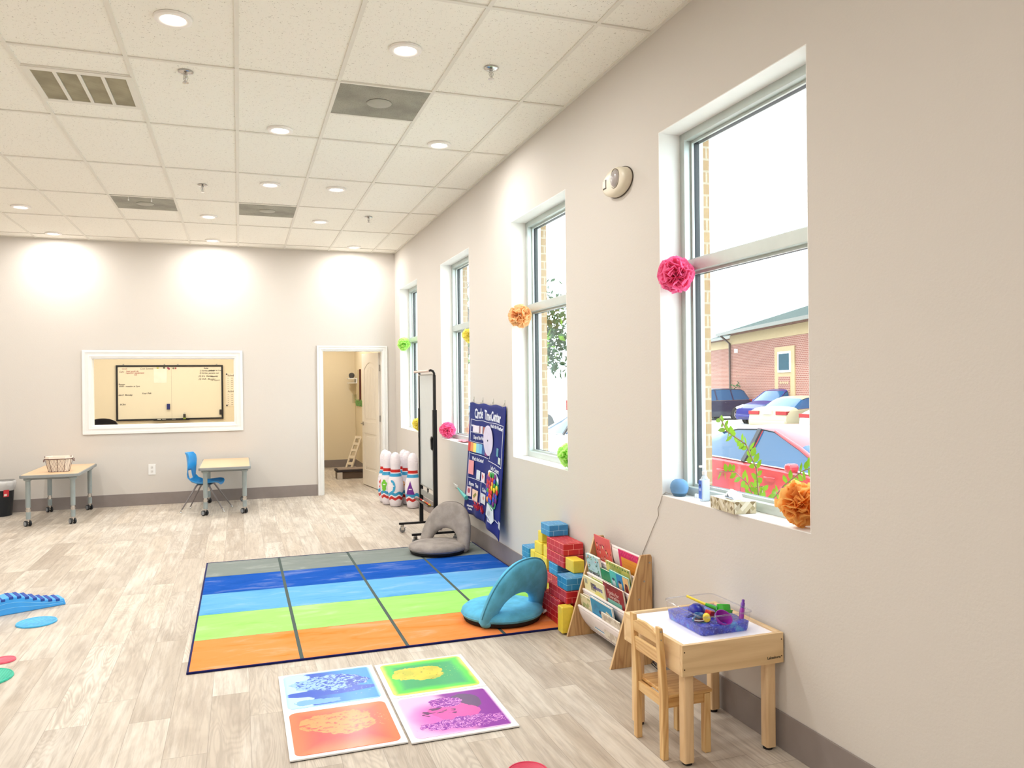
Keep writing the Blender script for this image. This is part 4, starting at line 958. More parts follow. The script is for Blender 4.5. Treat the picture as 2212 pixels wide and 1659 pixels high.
# =================================================================== INFLATABLE BOWLING PINS
def mat_pin(symbol_col, k):
    t = NT('pin_vinyl_%d' % k); co = t.coord(); x, y, z = t.sep(co)[:3]
    a = t.math('ARCTAN2', y, x); wv = t.math('MULTIPLY', t.math('SINE', t.math('MULTIPLY', a, 6.0)), .010)
    c = lin((232, 226, 232))
    def band(c, z0, z1, col, wavy):
        zz = t.math('ADD', z, wv) if wavy else z
        return t.mix(t.math('MULTIPLY', t.math('GREATER_THAN', zz, z0), t.math('LESS_THAN', zz, z1)), c, lin(col))
    c = band(c, .440, .478, (196, 34, 30), False); c = band(c, .388, .428, (44, 150, 196), False)
    c = band(c, .150, .190, (44, 150, 196), True); c = band(c, .096, .132, (196, 34, 30), True)
    t.base(c); t.set(Roughness=.28)
    wr = t.math('SINE', t.math('ADD', t.math('MULTIPLY', z, 330.0), t.math('MULTIPLY', t.noise(co, 12, 2), 9.0)))
    t.bump(t.math('MULTIPLY', wr, t.step(t.noise(co, 6, 1), .45, .6)), .25, .004); return t.m
PP0 = [(.001, .004), (.045, .0), (.066, .010), (.074, .05), (.086, .12), (.094, .20), (.095, .26), (.088, .33), (.074, .39), (.062, .43), (.057, .47), (.060, .52), (.063, .57), (.060, .62), (.047, .665), (.026, .690), (.001, .698)]
pins = [(-.285, -1.42, (52, 160, 204), 'front left bowling pin with light blue figure mark', 'crescent'), (-.106, -1.64, (104, 30, 140), 'front right bowling pin with purple triangle figure, next to the easel post', 'triangle'),
        (-.345, -1.215, (110, 190, 50), 'bowling pin with green wavy figure mark just behind the front left pin', 'blob'), (-.345, -.995, (206, 60, 60), 'rearmost left bowling pin with red zigzag figure mark', 'zig'),
        (-.106, -1.08, (240, 150, 100), 'rear middle bowling pin whose white head shows between the others', 'dot'), (-.106, -1.30, (240, 160, 60), 'bowling pin with a slim head standing behind the front right one', 'drop')]
for k, (x, y, c, lab, sh) in enumerate(pins):
    t = thing('inflatable_bowling_pin', lab, 'bowling pin', (x, y, 0), group='inflatable bowling pins by the door')
    PP = [(r_*1.07, z_) for r_, z_ in PP0]
    m_ = MB(); m_.lathe(PP, 28, cap=False); m_.obj('pin_body', mat_pin(c, k), t, smooth=80)
    shp = {'crescent': [(math.cos(q)*.05, math.sin(q)*.085) for q in [R(110-220*i/12) for i in range(13)]]+[(math.cos(q)*.022, math.sin(q)*.055) for q in [R(-100+200*i/12) for i in range(13)]],
           'triangle': [(0, .09), (.055, -.08), (-.055, -.08)], 'blob': [(math.cos(q)*.035*(1+.25*math.sin(5*q)), math.sin(q)*.075*(1+.1*math.sin(7*q))) for q in [R(20*i) for i in range(18)]],
           'zig': [(.02, .09), (.045, .05), (.02, .04), (.045, .0), (.015, -.02), (.02, -.08), (-.03, -.05), (-.01, -.01), (-.035, .02), (-.01, .05)], 'dot': [(math.cos(R(30*i))*.03, math.sin(R(30*i))*.03) for i in range(12)],
           'drop': [(0, -.05), (.025, .03), (0, .05), (-.025, .03)]}[sh]
    a0 = -2.30 if sh != 'triangle' else -2.15
    m_ = MB()
    def wrap(px, pz, e=.0015):
        z = .262+pz; r = .103+e
        for i in range(len(PP)-1):
            if PP[i][1] <= z <= PP[i+1][1]: f = (z-PP[i][1])/(PP[i+1][1]-PP[i][1]); r = PP[i][0]+(PP[i+1][0]-PP[i][0])*f+e+.001
        a = a0+px/.095; return (r*math.cos(a), r*math.sin(a), z)
    cx_ = sum(p[0] for p in shp)/len(shp); cz_ = sum(p[1] for p in shp)/len(shp)
    def inside(px, pz, poly=shp):
        c_ = False; j = len(poly)-1
        for i in range(len(poly)):
            if (poly[i][1] > pz) != (poly[j][1] > pz) and px < (poly[j][0]-poly[i][0])*(pz-poly[i][1])/(poly[j][1]-poly[i][1])+poly[i][0]: c_ = not c_
            j = i
        return c_
    m_.surf(lambda u, v: wrap(-.06+.12*u, -.095+.19*v), 40, 56, keep=lambda u, v: inside(-.06+.12*u, -.095+.19*v)); f_ = m_.obj('printed_figure', mat('pin_print_%d' % k, c, .35), t)
    for (ex, ez_) in ((-.006, .0), (.012, .0)):
        m_ = MB(); m_.add([wrap(cx_+ex+q[0], cz_+ez_+.01+q[1], .0035) for q in circ(0, 0, .008, 10)], [tuple(range(10))]); m_.obj('printed_eye', mat('pin_eye', (240, 240, 245), .4), t, solid=.0006)

# =================================================================== POCKET CHART ON THE WALL
M_navy = mat_fabric('navy_chart_cloth', (10, 30, 116), 300, .10, rough=.6)
PY0, PY1, PZ0 = -3.955, -5.062, 1.378
def PC(s, t, off=0.0):
    """chart coordinates: s 0..1 far edge to near edge, t 0..1 down"""
    drop = 1.075+.045*s**2+(.035*max(0, (s-.80)/.2)**2 if s > .8 else 0)-.02*math.sin(math.pi*s)
    x = -.012-.068*t**1.2-.010*math.sin(s*9+.6)*t-.012*math.sin(s*17+1.0)*(t**3)-off-.02*s*t
    return (x, PY0+(PY1-PY0)*(s+.02*t-.02*t*s), PZ0-.010*s-drop*t+.006*math.sin(s*math.pi*6)*(1-t)**3)
pc = thing('pocket_chart', 'navy blue cloth pocket chart with white lettering hanging on the wall between windows', 'wall chart')
m_ = MB(); m_.surf(lambda u, v: PC(u, v), 48, 40); m_.obj('chart_cloth', M_navy, pc, solid=.003, smooth=80)
M_wp = mat('white_chart_print', (226, 230, 246), .5)
def pbox(m, s0, s1, t0, t1, off=.003, nx=4, nt=2): m.surf(lambda u, v: PC(s0+(s1-s0)*u, t0+(t1-t0)*v, off), nx, nt)
m_ = MB()
for (s0, s1, t0, t1) in [(.06, .965, .148, .153), (.06, .56, .262, .267), (.06, .60, .345, .349), (.06, .62, .452, .457), (.62, .965, .468, .473), (.06, .66, .672, .677), (.05, .45, .865, .870), (.68, .96, .885, .890),
                         (.058, .068, .148, .87), (.957, .965, .153, .47), (.445, .453, .675, .865)]:
    pbox(m_, s0, s1, t0, t1, .0035, 10 if s1-s0 > .1 else 1, 10 if t1-t0 > .1 else 1)
m_.obj('white_ruling', M_wp, pc, solid=.0006)
def pword(s, s0, t0, size, stretch=1.0, bold=.0015):
    m = MB(); text_geo(m, s, size, lambda a, b: PC(s0+a/1.1, t0-b/1.12, .0042), bold, stretch); m.obj('lettering', M_wp, pc, solid=.0005)
pword('Circle', .29, .092, .135, .80, .004); pword('Time', .545, .096, .125, .75, .004); pword('Center', .765, .100, .125, .76, .004)
pword("What's the Weather?", .80, .178, .045, .92); pword('Days of the Week', .33, .305, .05, .95); pword("What's the Letter?", .32, .497, .05, .95); pword("Let's Count", .82, .513, .052, .9)
pword('Rhyme', .175, .728, .052); pword('Time', .33, .728, .052); pword('Color', .545, .735, .052); pword('Month', .125, .205, .028); pword('Independent', .17, .925, .03); pword('Practice', .17, .953, .03); pword('More', .50, .96, .03); pword('Time out', .80, .93, .03)
def pcard(s0, s1, t0, t1, c, off=.006, nm='card', deco=None):
    m = MB(); pbox(m, s0, s1, t0, t1, off, 4, 3); o = m.obj(nm, mat('card_%d_%d_%d' % c, c, .5), pc, solid=.0012); return o
pcard(.155, .335, .195, .258, (232, 226, 240), .010); pcard(.345, .375, .20, .262, (190, 150, 160), .008); pcard(.38, .43, .198, .263, (230, 226, 240), .009); pcard(.445, .52, .20, .262, (176, 112, 110), .008)
for k, c in enumerate([(222, 40, 40), (236, 150, 90), (246, 236, 120), (140, 214, 236), (120, 190, 230), (30, 90, 160), (130, 30, 120)]):
    pcard(.02+k*.082, .02+(k+1)*.082, .355+.004*k*0, .438, c, .007, 'weekday_card')
pcard(.095, .235, .515, .64, (240, 160, 166), .012, 'pink_card'); pcard(.315, .42, .585, .665, (216, 228, 240), .008); pcard(.46, .55, .59, .67, (240, 232, 240), .008)
pcard(.085, .19, .755, .84, (238, 214, 226), .008); pcard(.225, .40, .765, .86, (246, 214, 190), .010); pcard(.475, .60, .765, .85, (214, 220, 226), .008); pcard(.845, .89, .335, .40, (90, 150, 170), .006); pcard(.895, .945, .40, .45, (200, 214, 210), .006)
def ppoly(pts, c, off, nm):
    m = MB(); m.add([PC(p[0], p[1], off) for p in pts], [tuple(range(len(pts)))]); return m.obj(nm, mat('chart_%d_%d_%d' % c, c, .5), pc, solid=.001)
ppoly(circ(.135, .79, .03, 10, 1, .8), (190, 90, 110), .0105, 'printed_picture'); ppoly([(.26, .82), (.34, .785), (.365, .80), (.285, .84)], (140, 140, 60), .013, 'printed_picture'); ppoly([(.48, .60), (.52, .62), (.50, .65)], (210, 60, 50), .0105, 'printed_picture')
ppoly(circ(.545, .80, .02, 8, 1, .8), (200, 150, 140), .0105, 'printed_picture')
# weather spinner: a stiff white disc
m_ = MB(); cx, _, cz = PC(.625, .30); cyy = PC(.625, .30)[1]
m_.cyl((cx-.014, cyy, cz), (cx-.019, cyy, cz), .137, n=40); sp_ = m_.obj('spinner_disc', mat('spinner_white', (222, 216, 240), .4), pc, smooth=30)
m_ = MB(); m_.cyl((cx-.019, cyy, cz), (cx-.023, cyy, cz), .008, n=12); m_.obj('spinner_pin', M_blk, sp_)
ppoly([(.665, .45), (.675, .45), (.675, .42), (.685, .42), (.67, .395), (.655, .42), (.665, .42)], (226, 230, 246), .006, 'printed_arrow')
# balloon pouch with many colours
bal = []
for k in range(20):
    q = 2*math.pi*k/20; rx = .155*(1 if math.sin(q) > -.2 else .9); bal.append((.80+rx*math.cos(q), .655-.115*math.sin(q)-(0 if math.sin(q) > 0 else -.0)))
ppoly(bal, (60, 150, 110), .008, 'balloon_pouch')
ppoly([(.66, .70), (.94, .70), (.90, .80), (.84, .835), (.74, .80)], (60, 150, 110), .0085, 'balloon_pouch_base')
ppoly([(.66, .55), (.70, .535), (.88, .53), (.94, .56), (.945, .60), (.86, .56), (.74, .56), (.665, .60)], (224, 232, 236), .0095, 'pouch_trim')
rr = random.Random(11); pal = [(214, 44, 40), (40, 70, 190), (244, 214, 50), (60, 160, 70), (120, 40, 130), (244, 150, 70), (180, 40, 90)]
cnt = 0
for i in range(6):
    for j in range(7):
        s = .675+i*.05+rr.uniform(-.008, .008); t = .565+j*.034+rr.uniform(-.006, .006)
        if ((s-.80)/.145)**2+((t-.665)/.135)**2 > 1: continue
        p = PC(s, t, .014); m = MB(); m.ball(p, .024, 10, 6, (.35, 1.0, 1.1)); c = rr.choice(pal); m.obj('counting_balloon', mat('balloon_%d_%d_%d' % c, c, .4), pc, smooth=80); cnt += 1
ppoly([(.72, .80), (.88, .815), (.90, .895), (.865, .93), (.70, .90)], (216, 224, 230), .012, 'white_pouch')
m_ = MB(); text_geo(m_, '11', .06, lambda a, b: PC(.80+a/1.1, .868-b/1.12, .0145), .001); m_.obj('lettering', mat('dark_number', (70, 76, 84), .5), pc)
# red sticks in a pouch
rr = random.Random(2); m_ = MB()
for k in range(26):
    s = .36+rr.random()*.25; t = .925-rr.random()*.01; ds = rr.uniform(-.05, .05); dt = -rr.uniform(.03, .075)
    m_.tube([PC(s, t, .012+rr.random()*.02), PC(s+ds, t+dt, .02+rr.random()*.02)], .0028, 5)
m_.obj('red_counting_sticks', mat('red_sticks', (206, 30, 44), .4), pc)['kind'] = 'stuff'
m_ = MB(); m_.surf(lambda u, v: PC(.34+.30*u, .905+.085*v, .010+.018*math.sin(math.pi*u)*(1-v)), 8, 4); m_.obj('lower_pouch', M_navy, pc, solid=.002, smooth=80)
pcard(.975, 1.01, .86, .91, (196, 202, 210), .004, 'sewn_label')
for k in range(4):
    s = (.09, .36, .65, .94)[k]; p = PC(s, 0)
    h_ = thing('wall_hook', ['hook holding the far corner of the navy chart', 'second wall hook from the far corner of the navy chart', 'third wall hook from the far corner of the navy chart', 'hook holding the near corner of the navy chart'][k], 'hook', (0, p[1], p[2]), group='hooks holding up the pocket chart')
    m_ = MB(); m_.box(-.004, -.0005, -.007, .007, .002, .058); m_.obj('adhesive_base', mat('clear_hook', (206, 206, 196), .3), h_, bevel=.002)
    m_ = MB(); m_.tube([(-.005, 0, .03), (-.010, 0, .012), (-.0225, 0, -.004), (-.027, 0, .01)], .0018, 6); m_.obj('hook_wire', M_nickel, h_)
# pointer wand with a white hand hanging from the chart
wd = thing('pointer_stick', 'teal pointer stick with white hand tip at lower left of the navy chart', 'pointer', (-.105, -3.87, .505))
d_ = Vector((-.012, .22, .055)); m_ = MB(); e_ = Vector((.0, -.24, -.045))
m_.tube([tuple(e_), tuple(e_*.3), (0, 0, 0), tuple(d_*.25)], [.020, .016, .011, .009], 12); m_.obj('handle', mat('teal_plastic', (96, 196, 190), .35), wd, smooth=60)
m_ = MB(); m_.ball(tuple(d_*.42), .024, 12, 8, (.5, 1.2, .9)); m_.tube([tuple(d_*.5), tuple(d_*.85)], .006, 8)
for k in range(3): m_.tube([tuple(d_*.5+Vector((0, 0, .006-.010*k))), tuple(d_*.68+Vector((0, -.004, .004-.013*k)))], .006, 8)
m_.obj('hand_tip', mat('white_plastic', (236, 232, 226), .4), wd, smooth=60)

# =================================================================== EMERGENCY LIGHT
el = thing('emergency_light', 'oval ivory emergency light with round lens, high on the wall between windows', 'wall light', (0, -7.20, 2.762))
M_iv = mat('ivory_plastic', (226, 216, 196), .4, var=.01)
m_ = MB(); vs = []
prof_ = [(1.0, -.001), (1.0, .012), (.99, .026), (.965, .042), (.90, .052), (.74, .058), (.4, .061), (.001, .062)]
n = 48
for (s, d) in prof_:
    for k in range(n):
        q = 2*math.pi*k/n; vs.append((-d, .160*s*math.cos(q), .084*s*math.sin(q)))
m_.add(vs, [(i*n+k, i*n+(k+1) % n, (i+1)*n+(k+1) % n, (i+1)*n+k) for i in range(len(prof_)-1) for k in range(n)]); m_.obj('housing', M_iv, el, smooth=50)
m_ = MB(); m_.tube([(-.004, .1625*math.cos(2*math.pi*k/48), .086*math.sin(2*math.pi*k/48)) for k in range(48)], .003, 6, closed=True); m_.obj('shadow_gap_seal', mat('dark_seal', (70, 58, 46), .6), el)  # thin dark ring round the housing edge
m_ = MB(); m_.ball((-.052, -.040, .010), .052, 24, 14, (.55, 1, 1)); m_.obj('lamp_lens', mat('smoky_lens', (176, 168, 166), .15, spec=.8), el, smooth=80)
m_ = MB(); m_.tube([(-.0615+.003*abs(math.cos(q)), -.040+.056*math.cos(q), .010+.056*math.sin(q)) for q in [2*math.pi*k/32 for k in range(32)]], .0022, 6, closed=True); m_.obj('lens_ring', mat('dark_seal2', (110, 98, 84), .6), el)
m_ = MB(); m_.box(-.0615, -.045, .070, .114, -.024, .030); lw = m_.obj('test_window', mat('dark_recess', (60, 52, 44), .6), el)
m_ = MB(); m_.box(-.0632, -.0617, .075, .114, -.017, .028); m_.obj('test_label', mat('label_white', (232, 226, 214), .5), lw)
for y_ in (.03, -.03):
    m_ = MB(); m_.ball((-.050, y_, -.062), .0045, 8, 6); m_.obj('status_lamp', mat('brown_dot', (96, 78, 60), .5), el)

# outlet
ol = thing('wall_outlet', 'white electrical outlet low on the back wall between the two tables', 'outlet', (-3.277, 0, .469))
m_ = MB(); m_.box(-.044, .044, -.007, .0, -.07, .07); m_.obj('cover_plate', M_white, ol, bevel=.002)
for z in (.026, -.026):
    m_ = MB(); m_.prism(rrect(.034, .036, .010, 4, 0, z), -.0095, -.007, 'y'); s_ = m_.obj('socket_face', mat('socket_white', (226, 224, 220), .4), ol)
    m_ = MB(); m_.box(-.008, -.006, -.0098, -.0094, z-.002, z+.010); m_.box(.006, .008, -.0098, -.0094, z-.002, z+.009); m_.cyl((0, -.0098, z-.010), (0, -.0094, z-.010), .0025, n=8); m_.obj('slots', M_blk, s_)
o2 = MB(); o2.box(-.012, 0, 3.56-.035, 3.56+.035, .475, .59); tag(o2.obj('wall_outlet', mat('tan_outlet', (190, 180, 160), .5), None, bevel=.002), 'pale outlet low on the wall inside the side room', 'outlet')
bpy.data.objects['wall_outlet.001'].location = (-.07, 0, 0)

# =================================================================== POM-POMS
def pom(loc, r, c, lab, seed, grp='tissue paper pom-poms in the windows', n=110):
    rr = random.Random(seed); m = MB()
    for k in range(n):
        while True:
            d = Vector((rr.gauss(0, 1), rr.gauss(0, 1), rr.gauss(0, 1)))
            if d.length > .1: d.normalize(); break
        a = d.orthogonal().normalized(); a = Matrix.Rotation(rr.random()*6.28, 3, d) @ a; b = d.cross(a)
        rad = r*rr.uniform(.80, 1.06); w = r*rr.uniform(.30, .50); ph = rr.random()*6.28; ns = rr.choice((2, 3)); curl = rr.uniform(-.5, .5)
        nu, nv = 5, 4; vs = []
        for j in range(nv+1):
            tt = j/nv
            for i in range(nu+1):
                u = (i/nu-.5)*2; ww = w*(.25+.75*math.sin(math.pi*.5*min(1, tt*1.3)))
                edge = 1-.20*u*u*tt
                p = d*(rad*(.22+.78*tt)*edge) + a*(u*ww) + b*(curl*ww*(u*u) + .16*r*tt*math.sin(u*math.pi*ns*.5+ph)*1.1)
                if p.length > r*1.08: p = p.normalized()*r*1.08
                vs.append(p)
        m.add(vs, [(j*(nu+1)+i, j*(nu+1)+i+1, (j+1)*(nu+1)+i+1, (j+1)*(nu+1)+i) for j in range(nv) for i in range(nu)])
    key = 'tissue_%d_%d_%d' % c
    if key not in MATS:
        t = NT(key); t.t.nodes.remove(t.b); df = t.n('ShaderNodeBsdfDiffuse', ins={0: lin(c)}); tl = t.n('ShaderNodeBsdfTranslucent', ins={0: lin(c)})
        mx = t.n('ShaderNodeMixShader', ins={0: .6}); t.link(df.outputs[0], mx.inputs[1]); t.link(tl.outputs[0], mx.inputs[2]); t.link(mx.outputs[0], t.out.inputs[0]); MATS[key] = t.m
    o = m.obj('tissue_pom_pom', MATS[key], None, smooth=80); o.location = loc; return tag(o, lab, 'pom-pom', grp)
PK, OR, GN, YL = (255, 138, 186), (255, 218, 168), (222, 255, 168), (255, 246, 150)
pom((.035, -7.760, 2.135), .100, PK, 'hot pink tissue pom-pom at the crossbar of the nearest window', 1, n=150)
pom((.045, -8.712, 1.052), .100, (255, 202, 122), 'large orange tissue pom-pom on the sill of the nearest window', 2, n=90)
pom((.035, -5.310, 2.125), .100, OR, 'peach orange tissue pom-pom at the crossbar of the second window', 3)
pom((.055, -6.265, 1.045), .092, GN, 'lime green tissue pom-pom on the sill of the second window', 4)
pom((.035, -2.870, 1.048), .096, PK, 'pink tissue pom-pom on the sill corner of the third window', 5)
pom((.100, -3.580, 2.070), .085, YL, 'yellow tissue pom-pom hanging at the crossbar of the third window', 6)
pom((.035, -.470, 2.135), .098, GN, 'pale green tissue pom-pom at the crossbar of the farthest window', 7)
pom((.055, -1.300, 1.045), .092, YL, 'yellow tissue pom-pom on the sill of the farthest window, beside the easel', 8)
pk = MB(); pk.surf(lambda u, v: (.02+.10*v, -3.28-.28*u, .957+.012*abs(math.sin(u*9+v*3))), 10, 4); tag(pk.obj('tissue_paper_scrap', mat('coral_tissue', (250, 130, 140), .8), None, solid=.001), 'coral paper scrap on the sill of the third window', 'paper')

# =================================================================== THINGS ON THE NEAR SILL
SZ = .9502
eb = thing('smart_speaker', 'slate blue ball-shaped speaker in the left corner of the near window sill', 'speaker', (.062, -7.728, SZ))
m_ = MB(); m_.lathe([(.001, .0), (.029, .0), (.034, .004), (.041, .018)], 32, cap=False); m_.obj('speaker_base', mat('blue_grey_plastic', (58, 96, 122), .4), eb, smooth=60)
m_ = MB(); m_.lathe([(.041, .018), (.0455, .028), (.049, .045), (.047, .063), (.038, .080), (.022, .090), (.001, .093)], 36, cap=False); m_.obj('fabric_dome', mat_fabric('blue_grey_knit', (110, 150, 190), 600, .06), eb, smooth=80)
wr = MB(); wr.tube([(.04, -7.69, SZ+.006), (.02, -7.66, SZ+.012), (.004, -7.658, SZ+.003), (-.004, -7.655, .940), (-.004, -7.640, .906), (-.004, -7.612, .870), (-.004, -7.618, .833), (-.004, -7.563, .764), (-.004, -7.493, .668), (-.004, -7.430, .583), (-.006, -7.40, .50)], .0017, 6)
tag(wr.obj('speaker_wire', mat('grey_wire', (170, 160, 150), .5), smooth=60), 'thin grey wire running from the near sill down behind the bookrack', 'wire')
bt = thing('spray_bottle', 'clear pump bottle with a blue label on the near window sill', 'bottle', (.085, -7.935, SZ))
m_ = MB(); m_.prism(rrect(.052, .030, .012, 4), .001, .115); M_cl = mat('clear_bottle', (228, 240, 252), .1, var=.0, **{'Transmission_Weight': .35}); m_.obj('bottle_body', M_cl, bt, bevel=.005, smooth=50)
m_ = MB(); m_.lathe([(.019, .115), (.013, .128), (.010, .134), (.010, .138)], 18, cap=False); m_.obj('bottle_shoulder', M_cl, bt, smooth=50)
m_ = MB(); m_.lathe([(.012, .136), (.012, .154), (.005, .157), (.005, .176)], 16); m_.box(-.030, .006, -.006, .006, .174, .184); m_.obj('pump_head', mat('white_pump', (246, 248, 250), .4), bt, bevel=.001, smooth=40)
m_ = MB(); m_.box(-.0268, -.0262, -.0135, .0135, .014, .108); lb = m_.obj('bottle_label', mat('blue_label', (70, 110, 206), .4), bt)
m_ = MB(); m_.prism([(-.005, .088), (.005, .088), (.005, .080), (0, .074), (-.005, .080)], -.0273, -.0269, 'x'); m_.obj('label_crest', mat('navy_crest', (24, 30, 90), .4), lb)
m_ = MB(); 
for z in (.066, .060, .054): m_.box(-.0272, -.0269, -.009, .009, z, z+.002)
m_.obj('label_text_lines', mat('label_white2', (225, 232, 250), .5), lb)
pl = MB(); pl.box(.1, .112, -7.838, -7.832, SZ, SZ+.022); pl.box(.1, .112, -7.822, -7.816, SZ, SZ+.022); pl.box(.1, .112, -7.84, -7.814, SZ, SZ+.005); tag(pl.obj('clear_clip', mat('clear_white', (236, 244, 250), .2), bevel=.001), 'tiny clear plastic clip on the near sill between speaker and bottle', 'clip')
def mat_tissue(name, bgc, cols, sc):
    t = NT(name); uvn = t.n('ShaderNodeUVMap', uv_map='box').outputs[0]; v = t.scalev(uvn, (sc, sc, 1)); x, y, z = t.sep(v)[:3]
    a = t.math('FLOOR', t.math('ADD', x, y)); b = t.math('FLOOR', t.math('SUBTRACT', x, y)); c_ = t.math('FLOOR', x)
    wn = t.n('ShaderNodeTexWhiteNoise', noise_dimensions='3D', ins={'Vector': t.comb(a, b, c_)}).outputs[0]
    c = lin(bgc)
    for i, q in enumerate(cols): c = t.mix(t.math('GREATER_THAN', wn, .35+.6*i/len(cols)), c, lin(q))
    t.base(c); t.set(Roughness=.35); return t.m
tb = thing('tissue_box', 'low tissue box with gold diamond print and a tissue sticking out, on the near sill', 'tissue box', (.045, -8.235, SZ), R(-6))
m_ = MB(); m_.box(-.058, .058, -.113, .113, .0008, .058); m_.obj('box_body', mat_tissue('diamond_print', (206, 196, 166), [(170, 156, 120), (138, 120, 86), (196, 186, 160), (226, 220, 200)], 38), tb, bevel=.001)
m_ = MB(); m_.prism(rrect(.05, .12, .02, 5), .0582, .0586); m_.obj('top_opening', mat('opening_blue_white', (232, 238, 246), .6), tb)
m_ = MB(); m_.surf(lambda u, v: (.0+.045*(v-.5)*(1+.3*math.sin(u*5)), -.05+.11*u+.012*math.sin(v*5), .0588+.040*math.sin(math.pi*min(1, u*1.15))*(1-abs(v-.5)*1.1)+.006*math.sin(u*17+v*9)), 16, 8); m_.obj('tissue', mat_fabric('white_tissue', (246, 248, 252), 200, .02), tb, solid=.0008, smooth=80)

# =================================================================== ACTIVITY TABLES AT THE BACK
M_lam = mat('maple_laminate', (222, 186, 146), .35, var=.02); M_gp = mat('grey_edge_plastic', (142, 146, 146), .5); M_gl = mat('grey_leg_paint', (150, 160, 160), .4)
def act_table(lab, x, y, w, l, quad=None):
    t = thing('activity_table', lab, 'table', (x, y, 0), group='grey-legged classroom tables on castors')
    poly = quad or [(-w/2, -l/2), (w/2, -l/2), (w/2, l/2), (-w/2, l/2)]
    def rnd(poly, r, off=0):
        out = []; n = len(poly)
        for i in range(n):
            p = Vector(poly[i]); a = (Vector(poly[i-1])-p).normalized(); b = (Vector(poly[(i+1) % n])-p).normalized()
            for k in range(6):
                u = k/5; q = (1-u)**2*(p+a*r)+2*u*(1-u)*p+u*u*(p+b*r); out.append((q.x*(1-off/w), q.y*(1-off/l)))
        return out
    m_ = MB(); m_.prism(rnd(poly, .05), .552, .585); m_.obj('edge_band', M_gp, t, bevel=.004)
    m_ = MB(); m_.prism(rnd(poly, .04, .03), .5851, .5868); m_.obj('laminate_top', M_lam, t)
    m_ = MB(); iw, il = w-.13, l-.13
    m_.ring([(-iw/2, -il/2), (iw/2, -il/2), (iw/2, il/2), (-iw/2, il/2)], [(-iw/2+.025, -il/2+.025), (iw/2-.025, -il/2+.025), (iw/2-.025, il/2-.025), (-iw/2+.025, il/2-.025)], .528, .551); m_.obj('under_frame', M_gp, t)
    for sx in (-1, 1):
        for sy in (-1, 1):
            px, py = sx*(w/2-.075), sy*(l/2-.085)
            m_ = MB(); m_.lathe([(.030, .545), (.044, .545), (.044, .528), (.027, .515), (.0255, .512), (.0255, .215), (.001, .215)], 20, (px, py, 0), cap=False); lg = m_.obj('leg', M_gl, t, smooth=40)
            m_ = MB(); m_.cyl((px, py, .075), (px, py, .214), .022, n=18); m_.cyl((px, py, .180), (px, py, .195), .0265, n=18); m_.obj('chrome_adjuster', M_chrome, lg, smooth=40)
            m_ = MB(); m_.cyl((px, py, .085), (px, py, .165), .0245, n=18); m_.obj('leg_sleeve', M_gl, lg, smooth=40)
            q = random.Random(int(px*100+py*10)).uniform(-.5, .5)+.6
            dv = Vector((math.cos(q), math.sin(q), 0)); nv = Vector((-dv.y, dv.x, 0)); c0 = Vector((px, py, .034))+nv*.012
            for s in (-1, 1):
                m_ = MB(); a = c0+dv*s*.022; m_.cyl(tuple(a-dv*.009), tuple(a+dv*.009), .033, n=24); wh = m_.obj('castor_wheel', mat('black_castor', (30, 32, 36), .5), lg, bevel=.002, smooth=40)
                m_ = MB(); m_.cyl(tuple(a+dv*s*.0092), tuple(a+dv*s*.0112), .024, n=24); m_.obj('wheel_cap', mat('grey_cap', (140, 146, 152), .4), wh)
            m_ = MB(); m_.cyl((px, py, .05), (px, py, .08), .010, n=12); m_.cyl(tuple(c0-dv*.026), tuple(c0+dv*.026), .014, n=12); m_.obj('castor_stem', M_chrome, lg)
    return t
act_table('left classroom table with a wire basket on it, in front of the back wall', -4.215, -.705, .60, 1.24)
act_table('right classroom table with the blue plastic chair pushed in', -2.345, -.705, .60, 1.24)

# wire basket with liner
bsk = thing('wire_basket', 'brown wire basket with white cloth liner standing on the left table', 'basket', (-4.175, -.99, .587))
def octo(w, l, c): return [(-w/2+c, -l/2), (w/2-c, -l/2), (w/2, -l/2+c), (w/2, l/2-c), (w/2-c, l/2), (-w/2+c, l/2), (-w/2, l/2-c), (-w/2, -l/2+c)]
b0, b1 = octo(.205, .15, .04), octo(.265, .20, .05)
m_ = MB(); vs = [(p[0]*.96, p[1]*.96, .004) for p in b0]+[(p[0]*.97, p[1]*.97, .155) for p in b1]+[(p[0]*1.02, p[1]*1.02, .178) for p in b1]+[(p[0]*1.035, p[1]*1.035, .150) for p in b1]
m_.add(vs, [(i*8+k, i*8+(k+1) % 8, (i+1)*8+(k+1) % 8, (i+1)*8+k) for i in range(3) for k in range(8)]+[tuple(range(8))]); m_.obj('cloth_liner', mat_fabric('off_white_liner', (236, 226, 212), 250, .05), bsk, solid=.002)
M_rust = mat('rust_brown_wire', (92, 46, 42), .5, .3)
m_ = MB(); m_.tube([(p[0], p[1], .002) for p in b0], .0028, 6, closed=True); m_.tube([(p[0]*1.04, p[1]*1.04, .152) for p in b1], .0035, 6, closed=True)
for a, b in zip(b0, b1): m_.tube([(a[0], a[1], .002), (b[0]*1.03, b[1]*1.03, .152)], .0022, 6)
m_.tube([(0, -.075, .002), (0, -.103, .152)], .002, 6); m_.tube([(0, .075, .002), (0, .103, .152)], .002, 6); m_.obj('wire_frame', M_rust, bsk)
m_ = MB()
for sgn in (-1, 1):
    for k in range(7):
        for dr in (-1, 1):
            xa = -.095+k*.0316; xb = max(-.115, min(.115, xa+dr*.075)); 
            m_.tube([(xa, sgn*.0765, .004), (xb, sgn*.1015, .15)], .0009, 4)
m_.obj('mesh_wire', M_rust, bsk)
